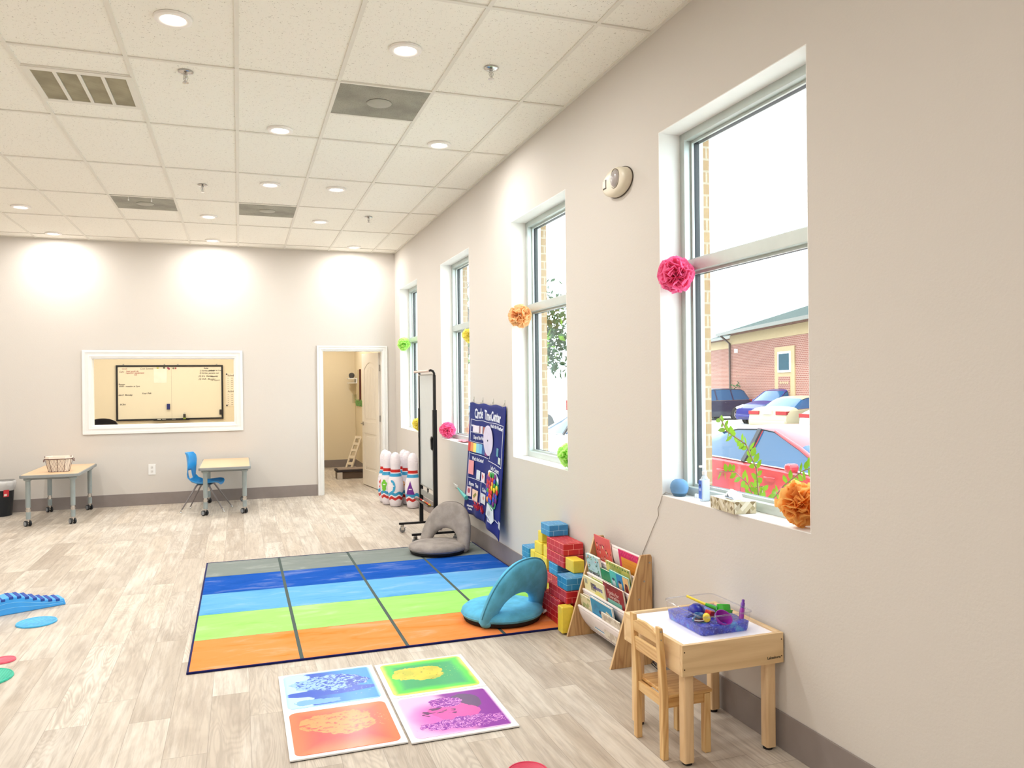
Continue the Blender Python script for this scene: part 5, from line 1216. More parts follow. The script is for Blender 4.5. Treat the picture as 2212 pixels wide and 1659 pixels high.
for s in (-1, 1):
    m_ = MB(); m_.tube([(s*.134, -.04, .150), (s*.152, -.04, .145), (s*.158, -.02, .118), (s*.158, .02, .118), (s*.152, .04, .145), (s*.134, .04, .150)], .0035, 6); m_.tube([(s*.13, -.045, .150), (s*.136, -.055, .185)], .0045, 6); m_.obj('handle', M_rust, bsk, smooth=60)

# blue plastic school chair
sc = thing('school_chair', 'bright blue plastic school chair with grey tapered legs pushed under the right table', 'chair', (-2.575, -.775, 0), R(-13))
# local: chair faces +x
prof_ = [(-.255, .735), (-.235, .70), (-.222, .62), (-.212, .54), (-.200, .46), (-.180, .40), (-.145, .365), (-.09, .352), (-.02, .350), (.06, .358), (.13, .366), (.175, .358), (.19, .338)]
wid = [.105, .135, .165, .178, .180, .175, .178, .185, .19, .19, .183, .165, .135]
def chair_fn(u, v):
    t_ = v*(len(prof_)-1); i = min(int(t_), len(prof_)-2); f = t_-i
    f2 = f*f*(3-2*f)*.3+f*.7
    x = prof_[i][0]*(1-f2)+prof_[i+1][0]*f2; z = prof_[i][1]*(1-f2)+prof_[i+1][1]*f2; w = wid[i]*(1-f2)+wid[i+1]*f2
    s = (u-.5)*2; back = max(0, min(1, (.42-v)/.3)); seat = 1-back
    x += back*.07*s*s; z += seat*.022*abs(s)**3 - seat*.012*(1-s*s)
    if v > .32: z += .022*max(0, 1-abs(v-.45)/.16)*s*s
    return (x, w*s, z)
m_ = MB(); m_.surf(chair_fn, 24, 36, keep=lambda u, v: not (.28 < u < .72 and .27 < v < .385)); m_.obj('seat_shell', mat('sky_blue_shell', (38, 150, 222), .35, var=.01), sc, solid=.007, smooth=60)
M_tl = mat('taupe_leg_paint', (128, 122, 122), .35, .3)
for sx, sy, fx, fy in ((-1, -1, -.285, -.20), (-1, 1, -.235, .215), (1, -1, .235, -.20), (1, 1, .275, .215)):
    fx = -.255 if sx < 0 else .255
    m_ = MB(); x0 = -.075 if sx < 0 else .05
    m_.tube([(x0, sy*.10, .340), (x0+sx*.018, sy*.125, .315), (fx, sy*.20, .022)], [.011, .011, .0075], 12); lg = m_.obj('leg', M_tl, sc, smooth=50)
    m_ = MB(); m_.tube([(fx-sx*.012, sy*.198, .045), (fx, sy*.20, .018)], [.0085, .008], 10); m_.lathe([(.012, 0), (.014, .006), (.008, .018)], 14, (fx+sx*.002, sy*.2005, 0)); m_.obj('foot_glide', M_chrome, lg, smooth=40)
m_ = MB(); m_.box(-.095, .075, -.11, .11, .326, .337); m_.obj('under_frame', M_tl, sc, bevel=.003)

# waste bin at the left edge
wb = thing('waste_bin', 'black waste bin with a translucent liner bag and a red label, at left edge', 'waste bin', (-4.972, -.235, 0))
m_ = MB(); m_.lathe([(.001, .002), (.128, .002), (.132, .01), (.160, .355), (.163, .36)], 36, cap=False); m_.obj('bin_body', mat('black_bin', (20, 26, 34), .45), wb, smooth=40)
m_ = MB()
def bagf(u, v):
    q = 2*math.pi*u; r = .163+.014*math.sin(min(1, v*1.4)*math.pi*.5)+.004*math.sin(q*11)*(.4+v); r = r-(.012 if v > .92 else 0)
    return (r*math.cos(q), r*math.sin(q), .318+.115*v+.004*math.sin(q*3))
t_ = NT('liner_film'); t_.base(lin((222, 222, 222))); t_.set(Roughness=.25, Alpha=.72); t_.bump(t_.noise(t_.coord(), 26, 3), .6, .01)
m_.surf(bagf, 60, 8); m_.obj('liner_bag', t_.m, wb, smooth=70)
m_ = MB()
def lab_(u, v, r0=.1565): 
    q = R(-62+20*u); r = .1500+.0275*((.25+.085*v-.0)/.35)+.004; return (r*math.cos(q), r*math.sin(q), .245+.085*v)
m_.surf(lab_, 6, 3); m_.obj('red_label', mat('red_label', (206, 52, 60), .4), wb, solid=.001)
m_ = MB(); m_.surf(lambda u, v: tuple(Vector(lab_(.1+.5*u, .12+.3*v))*1.0+Vector((math.cos(R(-55))*.0015, math.sin(R(-55))*.0015, 0))), 3, 2); m_.obj('label_white_panel', mat('label_white', (232, 226, 214), .5), wb, solid=.0008)

# =================================================================== OFFICE SEEN THROUGH THE INTERIOR WINDOW
OY = 3.8
wbd = thing('wall_whiteboard', 'large black-framed whiteboard with handwritten notes, in the office behind the interior window', 'whiteboard', (0, OY, 0))
BX0, BX1, BZ0, BZ1 = -4.205, -2.447, .972, 1.952
m_ = MB(); m_.box(BX0+.03, BX1-.03, -.018, -.003, BZ0+.03, BZ1-.03); m_.obj('writing_surface', mat('warm_whiteboard', (240, 230, 204), .25, var=.01), wbd)
m_ = MB(); m_.ring([(BX0, BZ0), (BX1, BZ0), (BX1, BZ1), (BX0, BZ1)], [(BX0+.03, BZ0+.03), (BX1-.03, BZ0+.03), (BX1-.03, BZ1-.03), (BX0+.03, BZ1-.03)], -.032, -.003, 'y'); m_.obj('board_frame', M_blk, wbd, bevel=.002)
cxm = BX0+(BX1-BX0)*.508; m_ = MB(); m_.box(cxm-.0015, cxm+.0015, -.0195, -.018, BZ0+.03, BZ1-.03); m_.obj('centre_seam', mat('seam_tan', (176, 160, 130), .5), wbd)
m_ = MB(); m_.box(BX0+.60, BX0+1.19, -.10, -.033, BZ0-.006, BZ0+.004); m_.box(BX0+.60, BX0+1.19, -.10, -.096, BZ0+.004, BZ0+.014); m_.obj('marker_tray', M_blk, wbd)
for s in (.12, .78, 1.0, 1.65):
    m_ = MB(); m_.box(BX0+s-.012, BX0+s+.012, -.012, 0, BZ1+.004, BZ1+.02); m_.obj('mounting_clip', M_nickel, wbd)
def bpx(u, v):   # crop coordinates of the board (0..1)
    return BX0+(BX1-BX0)*u, BZ1-(BZ1-BZ0)*v
def hand(s, u, v, size, c, rot=.0, bold=.0012):
    x, z = bpx(u, v); m = MB(); cr, sr = math.cos(rot), math.sin(rot)
    text_geo(m, s, size, lambda a, b: (x+(a+b*.25)*cr, -.0186, z+b+a*sr), bold, 1.0, 'LEFT'); m.obj('handwriting', mat('ink_%d_%d_%d' % c, c, .6), wbd)
ink, rd, gy = (92, 84, 70), (176, 104, 90), (140, 128, 104)
hand('Goals', .055, .065, .036, (190, 150, 130)); hand('Cafe -', .03, .12, .04, (160, 124, 104)); hand('best work do', .095, .11, .036, rd); hand('repairing equipment', .09, .14, .036, rd); hand('out', .165, .172, .034, rd)
hand('Cost Summit', .22, .065, .04, gy); hand('Renew', .025, .345, .036, ink); hand('10:00 - meeting at 2pm', .025, .38, .036, ink); hand('alert!', .022, .535, .04, ink, 0, .001); hand('Monday', .08, .535, .038, ink); hand('Your Pick', .235, .512, .038, ink, .03); hand('BCBA', .035, .705, .036, ink)
hand('Rules', .815, .06, .036, ink); hand('1) Arrive parents', .775, .105, .036, ink); hand('gathering at 2 now', .865, .10, .03, ink); hand('2) Arrive  parents out', .775, .15, .036, ink); hand('(3) Z-L  Review', .765, .205, .038, ink); hand('Tuesday', .88, .215, .038, ink, .08); hand('(4) CLR - Morning', .765, .26, .038, ink); hand('Full Support', .88, .28, .032, gy)
def flatb(nm, u0, u1, v0, v1, d, c):
    x0, z1 = bpx(u0, v0); x1, z0 = bpx(u1, v1); m = MB(); m.box(x0, x1, -.018-d, -.018, z0, z1); return m.obj(nm, mat('o_%d_%d_%d' % c, c, .5), None, bevel=.001)
p_ = flatb('note_paper', .345, .465, .07, .32, .004, (250, 240, 222)); p_.location.y = OY; tag(p_, 'white paper sheet held on the office whiteboard by magnets', 'paper')
p_ = flatb('board_eraser', .463, .493, .705, .805, .03, (30, 40, 110)); p_.location.y = OY; tag(p_, 'blue and black eraser stuck on the left half of the office whiteboard', 'eraser')
p_ = flatb('board_eraser', .962, .985, .825, .92, .03, (40, 34, 30)); p_.location.y = OY; tag(p_, 'black eraser in the lower right corner of the office whiteboard', 'eraser')
cl = thing('cleaner_bottle', 'small cleaner bottle with black and green label standing on the office whiteboard tray', 'bottle', (BX0+1.105, OY-.067, BZ0+.0045))
m_ = MB(); m_.cyl((0, 0, 0), (0, 0, .10), .022, n=16); m_.obj('bottle_body', mat('black_label', (50, 46, 44), .4), cl, smooth=40)
m_ = MB(); m_.cyl((0, 0, .002), (0, 0, .035), .0225, n=16); m_.obj('green_band', mat('lime_band', (160, 180, 60), .4), cl, smooth=40)
m_ = MB(); m_.cyl((0, 0, .10), (0, 0, .125), .013, n=12); m_.obj('cap', mat('grey_white_cap', (210, 206, 196), .4), cl, smooth=40)
for k, (s, c) in enumerate([(.66, (240, 235, 225)), (.74, (236, 230, 220)), (.90, (230, 226, 220))]):
    m_ = MB(); m_.cyl((0, 0, 0), (.06, 0, 0), .007, n=10); o = m_.obj('dry_erase_marker', mat('office_marker_%d' % k, c, .4)); o.location = (BX0+s, OY-.07, BZ0+.0118)
    tag(o, 'white marker in the office whiteboard tray, '+['leftmost', 'middle one', 'rightmost'][k], 'marker', 'markers in the office whiteboard tray')
for k, (u, v, c, l) in enumerate([(.382, .052, (190, 190, 90), 'olive round magnet, leftmost on the office whiteboard'), (.44, .05, (86, 92, 76), 'dark green round magnet above the paper on the office whiteboard'), (.477, .052, (160, 60, 90), 'plum magnet, upper one of the touching pair'), (.487, .068, (160, 60, 90), 'plum magnet, lower one of the touching pair'), (.527, .058, (130, 124, 90), 'grey green magnet right of the board seam'), (.548, .058, (170, 90, 86), 'dusty red magnet, rightmost on the office whiteboard')]):
    x, z = bpx(u, v); m_ = MB(); m_.cyl((0, 0, 0), (0, -.01, 0), .016, n=16); o = m_.obj('round_magnet', mat('magnet_%d' % k, c, .4), bevel=.002); o.location = (x, OY-.0182, z); tag(o, l, 'magnet', 'magnets on the office whiteboard')
pw = thing('wall_planner', 'narrow printed planner sheet with black corner pins, right of the office whiteboard', 'poster', (-2.40, OY, 1.50))
m_ = MB(); m_.box(0, .34, -.006, -.001, -.30, .30); m_.obj('planner_sheet', mat('planner_paper', (240, 228, 204), .5), pw)
m_ = MB(); 
for z, s in ((.26, 'Schedule'), (-.03, 'Activities')): text_geo(m_, s, .045, lambda a, b: (.03+a, -.0068, z+b), .001, 1, 'LEFT')
for k in range(14):
    z = .21-k*.037
    if abs(z+.03) < .03: continue
    m_.box(.03, .045, -.0068, -.0062, z-.003, z+.003); m_.box(.09, .12, -.0068, -.0062, z-.003, z+.003)
m_.obj('planner_print', mat('planner_ink', (110, 96, 74), .6), pw)
for z in (-.285, .285):
    m_ = MB(); m_.cyl((.015, -.012, z), (.015, -.006, z), .014, n=12); m_.obj('corner_pin', M_blk, pw)
oc = thing('office_chair', 'black office chair whose top shows at the lower left of the interior window', 'chair', (-4.05, 1.2, 0))
m_ = MB(); m_.surf(lambda u, v: ((u-.5)*.46*(1-.25*max(0, v-.75)*4*abs(u-.5)*2), .04*math.cos((u-.5)*2)*1.0+.04*v, .55+.565*v-.05*max(0, v-.8)*5*(abs(u-.5)*2)**2), 16, 14); m_.obj('chair_back', mat_fabric('black_mesh', (26, 22, 24)), oc, solid=.04, smooth=70)
m_ = MB(); m_.prism(rrect(.48, .46, .08, 5, 0, -.2), .43, .50); m_.obj('seat', mat_fabric('black_mesh', (26, 22, 24)), oc, bevel=.02)
m_ = MB(); m_.cyl((0, -.2, .06), (0, -.2, .43), .025); m_.box(-.02, .02, -.02, .07, .47, .60)
for k in range(5): a = R(72*k+18); m_.tube([(0, -.2, .09), (.28*math.cos(a), -.2+.28*math.sin(a), .06)], [.02, .014], 8)
m_.obj('base', M_blk, oc)
for k in range(5):
    a = R(72*k+18); m_ = MB(); c_ = (.28*math.cos(a), -.2+.28*math.sin(a), .027); m_.cyl((c_[0]-.02*math.sin(a), c_[1]+.02*math.cos(a), .027), (c_[0]+.02*math.sin(a), c_[1]-.02*math.cos(a), .027), .026, n=16); m_.obj('castor', M_blk, oc)

# =================================================================== SIDE ROOM THROUGH THE DOOR
st = thing('exercise_step', 'low exercise step with dark rubber top on pale feet, on the side room floor', 'exercise step', (-.49, 1.98, 0))
m_ = MB(); m_.prism(rrect(.62, .36, .03, 4, .14, 0), .112, .150); m_.obj('step_platform', mat('dark_rubber_top', (54, 46, 46), .8), st, bevel=.006)
m_ = MB(); m_.prism(rrect(.55, .30, .02, 4, .14, .0), .1502, .158); m_.obj('step_mat', mat('taupe_mat', (150, 132, 118), .8), st)
m_ = MB(); m_.prism(rrect(.56, .28, .02, 4, .14, 0), .004, .111); m_.obj('riser', mat('brown_riser', (110, 92, 78), .7), st)
for sx in (-.115, .395):
    for sy in (-.15, .15):
        m_ = MB(); m_.cbox((sx, sy, .056), (.085, .055, .11)); m_.obj('corner_foot', mat('pale_foot', (206, 196, 186), .5), st, bevel=.005)
rp = thing('leaning_ladder', 'white slotted board leaning against the side room wall behind the step', 'leaning board', (0, 0, 0))
m_ = MB(); a0, a1 = Vector((-.33, 2.95, .0)), Vector((-.10, 3.10, .62)); w_ = Vector((.10, -.14, 0)).normalized()*.085
d_ = (a1-a0); nn = d_.cross(w_).normalized()*.012
def slab(m, p, q, w): 
    vs = [p-w-nn, p+w-nn, q+w-nn, q-w-nn, p-w+nn, p+w+nn, q+w+nn, q-w+nn]; m.add(vs, [(0, 1, 2, 3), (4, 5, 6, 7), (0, 1, 5, 4), (1, 2, 6, 5), (2, 3, 7, 6), (3, 0, 4, 7)])
slab(m_, a0-w_*.8+nn*.0, a1-w_*.8, w_*.2); slab(m_, a0+w_*.8, a1+w_*.8, w_*.2)
for k in range(6):
    t0 = k/5; slab(m_, a0+d_*(t0*.93), a0+d_*(t0*.93+.07), w_*.62)
m_.obj('ladder_frame', mat('white_plastic_board', (228, 214, 190), .5), rp)
XR_ = -.07
shf = thing('wall_shelf', 'double white wall shelf on the right wall of the side room', 'shelf', (XR_, 3.60, 0))
for z in (1.685, 1.60):
    m_ = MB(); m_.box(-.155, 0, -.12, .12, z-.008, z+.008); m_.obj('shelf_board', M_white, shf, bevel=.001)
m_ = MB(); m_.box(-.02, 0, -.12, -.105, 1.608, 1.677); m_.box(-.02, 0, .105, .12, 1.608, 1.677); m_.obj('shelf_bracket', M_white, shf)
s2 = thing('smart_speaker', 'dark grey ball-shaped speaker on the upper wall shelf in the side room', 'speaker', (XR_-.085, 3.60, 1.6935))
m_ = MB(); m_.lathe([(.001, 0), (.035, 0), (.05, .03), (.054, .05), (.05, .075), (.035, .093), (.015, .1), (.001, .101)], 24, cap=False); m_.obj('fabric_dome', mat_fabric('charcoal_knit', (84, 82, 80)), s2, smooth=80)
w2 = MB(); w2.tube([(XR_-.01, 3.66, 1.592), (XR_-.006, 3.68, 1.2), (XR_-.006, 3.66, .85), (XR_-.006, 3.66, .78), (XR_-.006, 3.60, .62), (XR_-.016, 3.56, .56)], .0028, 6)
tag(w2.obj('speaker_wire', mat('cream_wire', (200, 184, 150), .5), smooth=60), 'pale wire hanging from the side room shelf to the outlet', 'wire')
pf = thing('framed_panel', 'tall narrow panel with dark brown edge on the side room wall', 'picture frame', (XR_, 3.04, 1.56))
m_ = MB(); m_.box(-.022, 0, -.035, .28, -.27, .28); m_.obj('panel_face', mat('beige_panel', (206, 190, 150), .6), pf)
m_ = MB(); m_.box(-.034, 0, -.075, -.035, -.29, .29); m_.obj('panel_edge', mat('brown_edge', (96, 46, 36), .5), pf, bevel=.003)
p2 = thing('letter_poster', 'pale poster strip of small marks beside the open door in the side room', 'poster', (XR_, 2.66, 1.64))
m_ = MB(); m_.box(-.004, 0, -.10, .10, -.22, .22); m_.obj('poster_sheet', mat('cream_poster', (232, 218, 186), .6), p2)
m_ = MB()
for k in range(6): m_.box(-.005, -.0042, .03, .06, .17-k*.068, .195-k*.068); m_.box(-.005, -.0042, -.02, .01, .175-k*.068, .19-k*.068)
m_.obj('poster_marks', mat('poster_brown', (110, 90, 64), .6), p2)
gs = MB(); rr = random.Random(9)
for k in range(44):
    y = 2.55+rr.random()*.95; z = 1.215+rr.random()*.05; gs.tube([(XR_-.014, y, z-.045), (XR_-.02-.03*rr.random(), y+.01, z+.035)], [.014, .005], 5)
tag(gs.obj('paper_grass_strip', mat('paper_green', (120, 160, 90), .7)), 'strip of green paper grass along the side room wall', 'wall decoration')
gp = MB(); gp.box(XR_-.06, XR_-.004, 3.52, 3.75, 1.22, 1.38); tag(gp.obj('clear_wall_pocket', mat_glass('pocket_clear', (.9, .92, .86, 1), 1.0)), 'clear plastic pocket on the side room wall left of the grass strip', 'pocket')

# =================================================================== OUTSIDE
GZ = -.47
t = NT('pale_concrete'); co = t.coord(); t.base(t.mix(t.step(t.noise(co, .8, 4, .6), .35, .7), lin((190, 188, 182)), lin((214, 212, 206)))); t.set(Roughness=.9); M_conc = t.m
m_ = MB(); m_.box(.318, 75, -30, 95, GZ-.1, GZ); struct(m_.obj('ground', M_conc), 'sunlit concrete parking lot')
M_carglass = mat('car_glass', (30, 66, 100), .08, var=.0, spec=.35); M_tyre = mat('tyre_rubber', (34, 36, 40), .8); M_rim = mat('alloy_rim', (196, 198, 202), .25, .8)
M_tail = mat('tail_lamp_red', (130, 34, 36), .4, spec=.2); M_head = mat('head_lamp_clear', (226, 232, 238), .1); M_trim = mat('dark_car_trim', (40, 42, 48), .5); M_plate = mat('licence_plate', (214, 222, 236), .4)
def car(lab, paint, loc, rz, kind='sedan', group='parked cars in the lot outside'):
    """local: x forward, z up from the ground; width along y"""
    if kind == 'sedan':
        L, Wd, Hh = 4.75, 1.80, 1.44
        # x, hood/roof height at centre, shoulder height, roof half width factor
        st = [(-2.37, .62, .60, .80, 0), (-2.30, .98, .86, .80, 0), (-2.05, 1.05, .93, .80, 0), (-1.72, 1.08, .95, .78, 0), (-1.05, 1.36, .96, .64, 1), (-.70, 1.42, .96, .62, 1), (-.25, 1.44, .95, .62, 1), (-.15, 1.44, .95, .62, 1), (.08, 1.42, .94, .62, 1), (.62, 1.24, .93, .68, 1), (1.30, .99, .90, .82, 1), (1.62, .96, .86, .82, 0), (2.0, .86, .78, .80, 0), (2.28, .72, .66, .74, 0), (2.38, .52, .50, .68, 0)]
        rear_w, front_w, rad, pill = -1.38, 1.42, .325, {6}
        gl_side = (3, 10); wind = (9, 10); rearw = (3, 4)
    else:
        L, Wd, Hh = 4.6, 1.86, 1.68
        st = [(-2.28, .70, .70, .84, 0), (-2.24, 1.10, 1.04, .84, 0), (-1.98, 1.58, 1.06, .68, 1), (-1.80, 1.66, 1.06, .66, 1), (-1.15, 1.69, 1.05, .66, 1), (-1.05, 1.69, 1.05, .66, 1), (-.15, 1.69, 1.04, .66, 1), (-.05, 1.69, 1.04, .66, 1), (.35, 1.65, 1.02, .66, 1), (.62, 1.58, 1.02, .68, 1), (1.28, 1.14, 1.00, .82, 1), (1.65, 1.05, .94, .84, 0), (2.0, .95, .86, .80, 0), (2.24, .80, .74, .74, 0), (2.31, .56, .54, .68, 0)]
        rear_w, front_w, rad, pill = -1.32, 1.42, .35, {4, 6}
        gl_side = (1, 10); wind = (9, 10); rearw = (1, 2)
    root = thing('parked_car', lab, 'car', loc, rz, group)
    hw = Wd/2; K = 9; vs = []
    for (x, zt, zs, rf, cab) in st:
        nar = 1-.10*max(0, (abs(x)-1.7)/.68)**2
        w = hw*nar; zb = .24+.05*max(0, (abs(x)-1.9)/.5)
        prof_ = [(w*.92, zb), (w*.985, zb+.14), (w, .58 if zs > .6 else zs*.9), (w*.965, zs-.02), (w*.93, zs+.012)]
        if cab: prof_ += [(w*(.93*.35+rf*.65), zs+(zt-.05-zs)*.62), (w*rf, zt-.055), (w*rf*.86, zt-.012), (0, zt)]
        else: prof_ += [(w*.88, zs+(zt-zs)*.45), (w*.76, zs+(zt-zs)*.75), (w*.5, zs+(zt-zs)*.93), (0, zt)]
        vs.append([(x, p[0], p[1]) for p in prof_])
    body, glass = MB(), MB()
    for s in (1, -1):
        for m, isg in ((body, False), (glass, True)):
            V = [(p[0], p[1]*s, p[2]) for row in vs for p in row]; fs = []
            for i in range(len(st)-1):
                for k in range(K-1):
                    g = False
                    if k in (4, 5) and gl_side[0] <= i < gl_side[1] and i not in pill and st[i][4]+st[i+1][4] >= 1: g = True
                    if k in (6, 7) and i == wind[0]: g = True
                    if k in (6, 7) and i == rearw[0]: g = True
                    if g == isg: fs.append((i*K+k, i*K+k+1, (i+1)*K+k+1, (i+1)*K+k))
            m.add(V, fs)
    for i in (0, len(st)-1):
        body.add([(p[0], p[1], p[2]) for p in vs[i]]+[(p[0], -p[1], p[2]) for p in vs[i][::-1]], [tuple(range(2*K))])
    body.add([(vs[i][0][0], vs[i][0][1]*s, vs[i][0][2]) for i in range(len(st)) for s in (1, -1)], [(2*i, 2*i+1, 2*i+3, 2*i+2) for i in range(len(st)-1)])
    def weld(o):
        b = bmesh.new(); b.from_mesh(o.data); bmesh.ops.remove_doubles(b, verts=b.verts, dist=.0008); lo_ = [v for v in b.verts if not v.link_faces]; bmesh.ops.delete(b, geom=lo_, context='VERTS'); bmesh.ops.recalc_face_normals(b, faces=b.faces); b.to_mesh(o.data); b.free()
        o.data.polygons.foreach_set('use_smooth', [True]*len(o.data.polygons)); o.data.set_sharp_from_angle(angle=R(38)); return o
    bo = weld(body.obj('car_body', paint, root)); weld(glass.obj('window_glass', M_carglass, root))
    for x in (rear_w, front_w):
        for s in (1, -1):
            m = MB(); m.cyl((x, s*(hw-.03), rad+.02), (x, s*(hw+.004), rad+.02), rad+.055, n=30); m.obj('wheel_arch', M_trim, root, smooth=30)
            m = MB(); m.cyl((x, s*(hw-.20), rad), (x, s*(hw+.012), rad), rad, n=32); wl = m.obj('wheel', M_tyre, root, bevel=.015, smooth=40)
            m = MB(); m.cyl((x, s*(hw+.010), rad), (x, s*(hw+.016), rad), rad*.20, n=20)
            for k in range(5):
                a = 2*math.pi*k/5; m.prism([(x+rad*.12*math.cos(a+1.2), rad+rad*.12*math.sin(a+1.2)), (x+rad*.12*math.cos(a-1.2), rad+rad*.12*math.sin(a-1.2)), (x+rad*.64*math.cos(a-.22), rad+rad*.64*math.sin(a-.22)), (x+rad*.64*math.cos(a+.22), rad+rad*.64*math.sin(a+.22))], *sorted((s*(hw+.012), s*(hw+.020))), 'y')
            m.tube([(x+rad*.66*math.cos(2*math.pi*k/32), s*(hw+.014), rad+rad*.66*math.sin(2*math.pi*k/32)) for k in range(32)], rad*.045, 6, closed=True); m.obj('wheel_rim', M_rim, wl, smooth=40)
    zs = .72 if kind == 'sedan' else .86
    for s in (1, -1):
        m = MB(); m.prism([(2.20, zs-.10), (2.26, zs-.02), (1.80, zs+.10), (1.92, zs-.02)], *sorted((s*(hw*.62), s*(hw*.955))), 'y'); m.obj('head_lamp', M_head, root, bevel=.01)
        zt_ = .78 if kind == 'sedan' else .98
        m = MB(); m.box(-2.375 if kind == 'sedan' else -2.31, -2.12, *sorted((s*hw*.40, s*hw*.90)), zt_, zt_+.13); m.obj('tail_lamp', M_tail, root, bevel=.012)
        m = MB(); m.box(.84, .95, *sorted((s*(hw-.02), s*(hw+.14))), zs+.22, zs+.33); m.obj('wing_mirror', paint, root, bevel=.04, seg=3)
        m = MB(); m.tube([(-.20, s*(vs[6][4][1]+.006), vs[6][4][2]), (-.20, s*(vs[6][5][1]+.006), vs[6][5][2]), (-.20, s*(vs[6][6][1]+.004), vs[6][6][2])], .045, 4) if kind == 'sedan' else m.box(-.15, -.05, *sorted((s*hw*.93, s*hw*.935)), 1.05, 1.1); m.obj('centre_pillar', M_trim, root)
        for xh in (-.62, .40):
            m = MB(); m.tube([(xh-.10, s*(hw-.004), zs+.10), (xh-.07, s*(hw+.022), zs+.105), (xh+.07, s*(hw+.022), zs+.105), (xh+.10, s*(hw-.004), zs+.10)], .012, 8); m.obj('door_handle', paint, root, smooth=60)
        m = MB()
        for xd in (-.20, .98): m.tube([(xd, s*(hw*.945), zs+.22), (xd, s*(hw+.0005), .58), (xd-.02, s*(hw*.985), .38)], .004, 5)
        m.obj('door_seam', M_trim, root)
        m = MB(); m.tube([(x, s*w_, z+.012) for (x, w_, z) in [(vs[i][4][0], vs[i][4][1]+.004, vs[i][4][2]) for i in range(gl_side[0], gl_side[1]+1)]], .011, 6); m.obj('chrome_strip', M_chrome, root, smooth=60)
        m = MB(); m.tube([(x, s*(w_+.003), z) for (x, w_, z) in [(vs[i][6][0], vs[i][6][1], vs[i][6][2]) for i in range(gl_side[0]+1, gl_side[1])]], .010, 6); m.obj('roof_trim', M_trim, root, smooth=60)
        m = MB(); m.tube([(vs[i][6][0], s*(vs[i][6][1]-.01), vs[i][6][2]+.004) for i in (8, 9, 10)], [.022, .03, .034], 8); m.obj('windscreen_pillar', paint, root, smooth=60)
    m = MB(); m.box(-2.40 if kind == 'sedan' else -2.31, -2.33 if kind == 'sedan' else -2.28, -.17, .17, .80 if kind == 'sedan' else .72, .93 if kind == 'sedan' else .85); m.obj('number_plate', M_plate, root, bevel=.004)
    m = MB(); m.box(-2.42, -2.20, -hw*.86, hw*.86, .40, .56); m.box(2.22, 2.40, -hw*.70, hw*.70, .36, .50); m.obj('bumper', paint, root, bevel=.05, seg=3)
    return root
def paint(n, c): return mat('car_paint_'+n, c, .3, var=.0, spec=.4, **{'Coat_Weight': .25})
P_red = paint('red', (160, 42, 50)); P_white = paint('white', (190, 192, 196)); P_blue = paint('blue', (26, 24, 96)); P_tan = paint('tan', (150, 138, 112)); P_navy = paint('navy', (24, 28, 56)); P_or = paint('orange', (160, 60, 50))
PI = math.pi
red = car('red sedan parked right outside the nearest window', P_red, (4.95, -2.86, GZ), -PI/2, 'sedan')
wcar = car('white sedan seen low through the second window', P_white, (4.95, 3.6, GZ), PI/2, 'sedan')
car('orange red car far down the row, glimpsed through the third window', P_or, (4.95, 10.6, GZ), -PI/2, 'sedan')
car('blue hatchback SUV with its nose toward the building, behind the tan sedan', P_blue, (22.35, 19.6, GZ-.05), PI+.20, 'suv')
car('dark navy SUV partly hidden behind the window frame, left of the blue SUV', P_navy, (21.0, 24.1, GZ-.05), PI+.04, 'suv')
car('tan sedan seen from behind between the blue SUV and white sedan', P_tan, (18.35, 13.3, GZ), .30, 'sedan')
car('white sedan seen from behind at the right edge of the nearest window', P_white, (18.0, 9.9, GZ), .22, 'sedan')
# white van beyond
vn = thing('parked_van', 'white van standing beyond the white sedan, seen through the second window', 'van', (10.2, 21.0, GZ), PI/2+.5)
m_ = MB(); m_.prism([(-2.5, .35), (2.5, .35), (2.55, 1.0), (1.95, 1.15), (1.35, 2.0), (-2.45, 2.05)], -.98, .98, 'y'); m_.obj('van_body', P_white, vn, bevel=.08, seg=3)
m_ = MB(); m_.prism([(1.98, 1.17), (1.40, 1.93), (1.36, 1.90), (1.93, 1.15)], -.85, .85, 'y'); m_.v = [v+Vector((.06, 0, .03)) for v in m_.v]; m_.obj('windscreen', M_carglass, vn)
m_ = MB(); m_.box(-2.53, -2.50, -.75, .75, 1.2, 1.8); m_.obj('rear_window', M_carglass, vn)
for x in (-1.5, 1.6):
    for s in (1, -1):
        m_ = MB(); m_.cyl((x, s*.78, .36), (x, s*1.0, .36), .36, n=28); m_.obj('wheel', M_tyre, vn, bevel=.02, smooth=40)
for s in (1, -1):
    m_ = MB(); m_.box(-2.55, -2.50, *sorted((s*.80, s*.94)), .9, 1.3); m_.obj('tail_lamp', M_tail, vn)

# brick building across the lot
bA = Vector((24.54, 26.94, 0)); bd_ = Vector((.287, .958, 0)).normalized()*-1
bld = thing('brick_building', 'low red brick building with tan frieze and grey green metal roof across the parking lot', 'building', (bA.x, bA.y, GZ-.1), math.atan2(bd_.y, bd_.x))
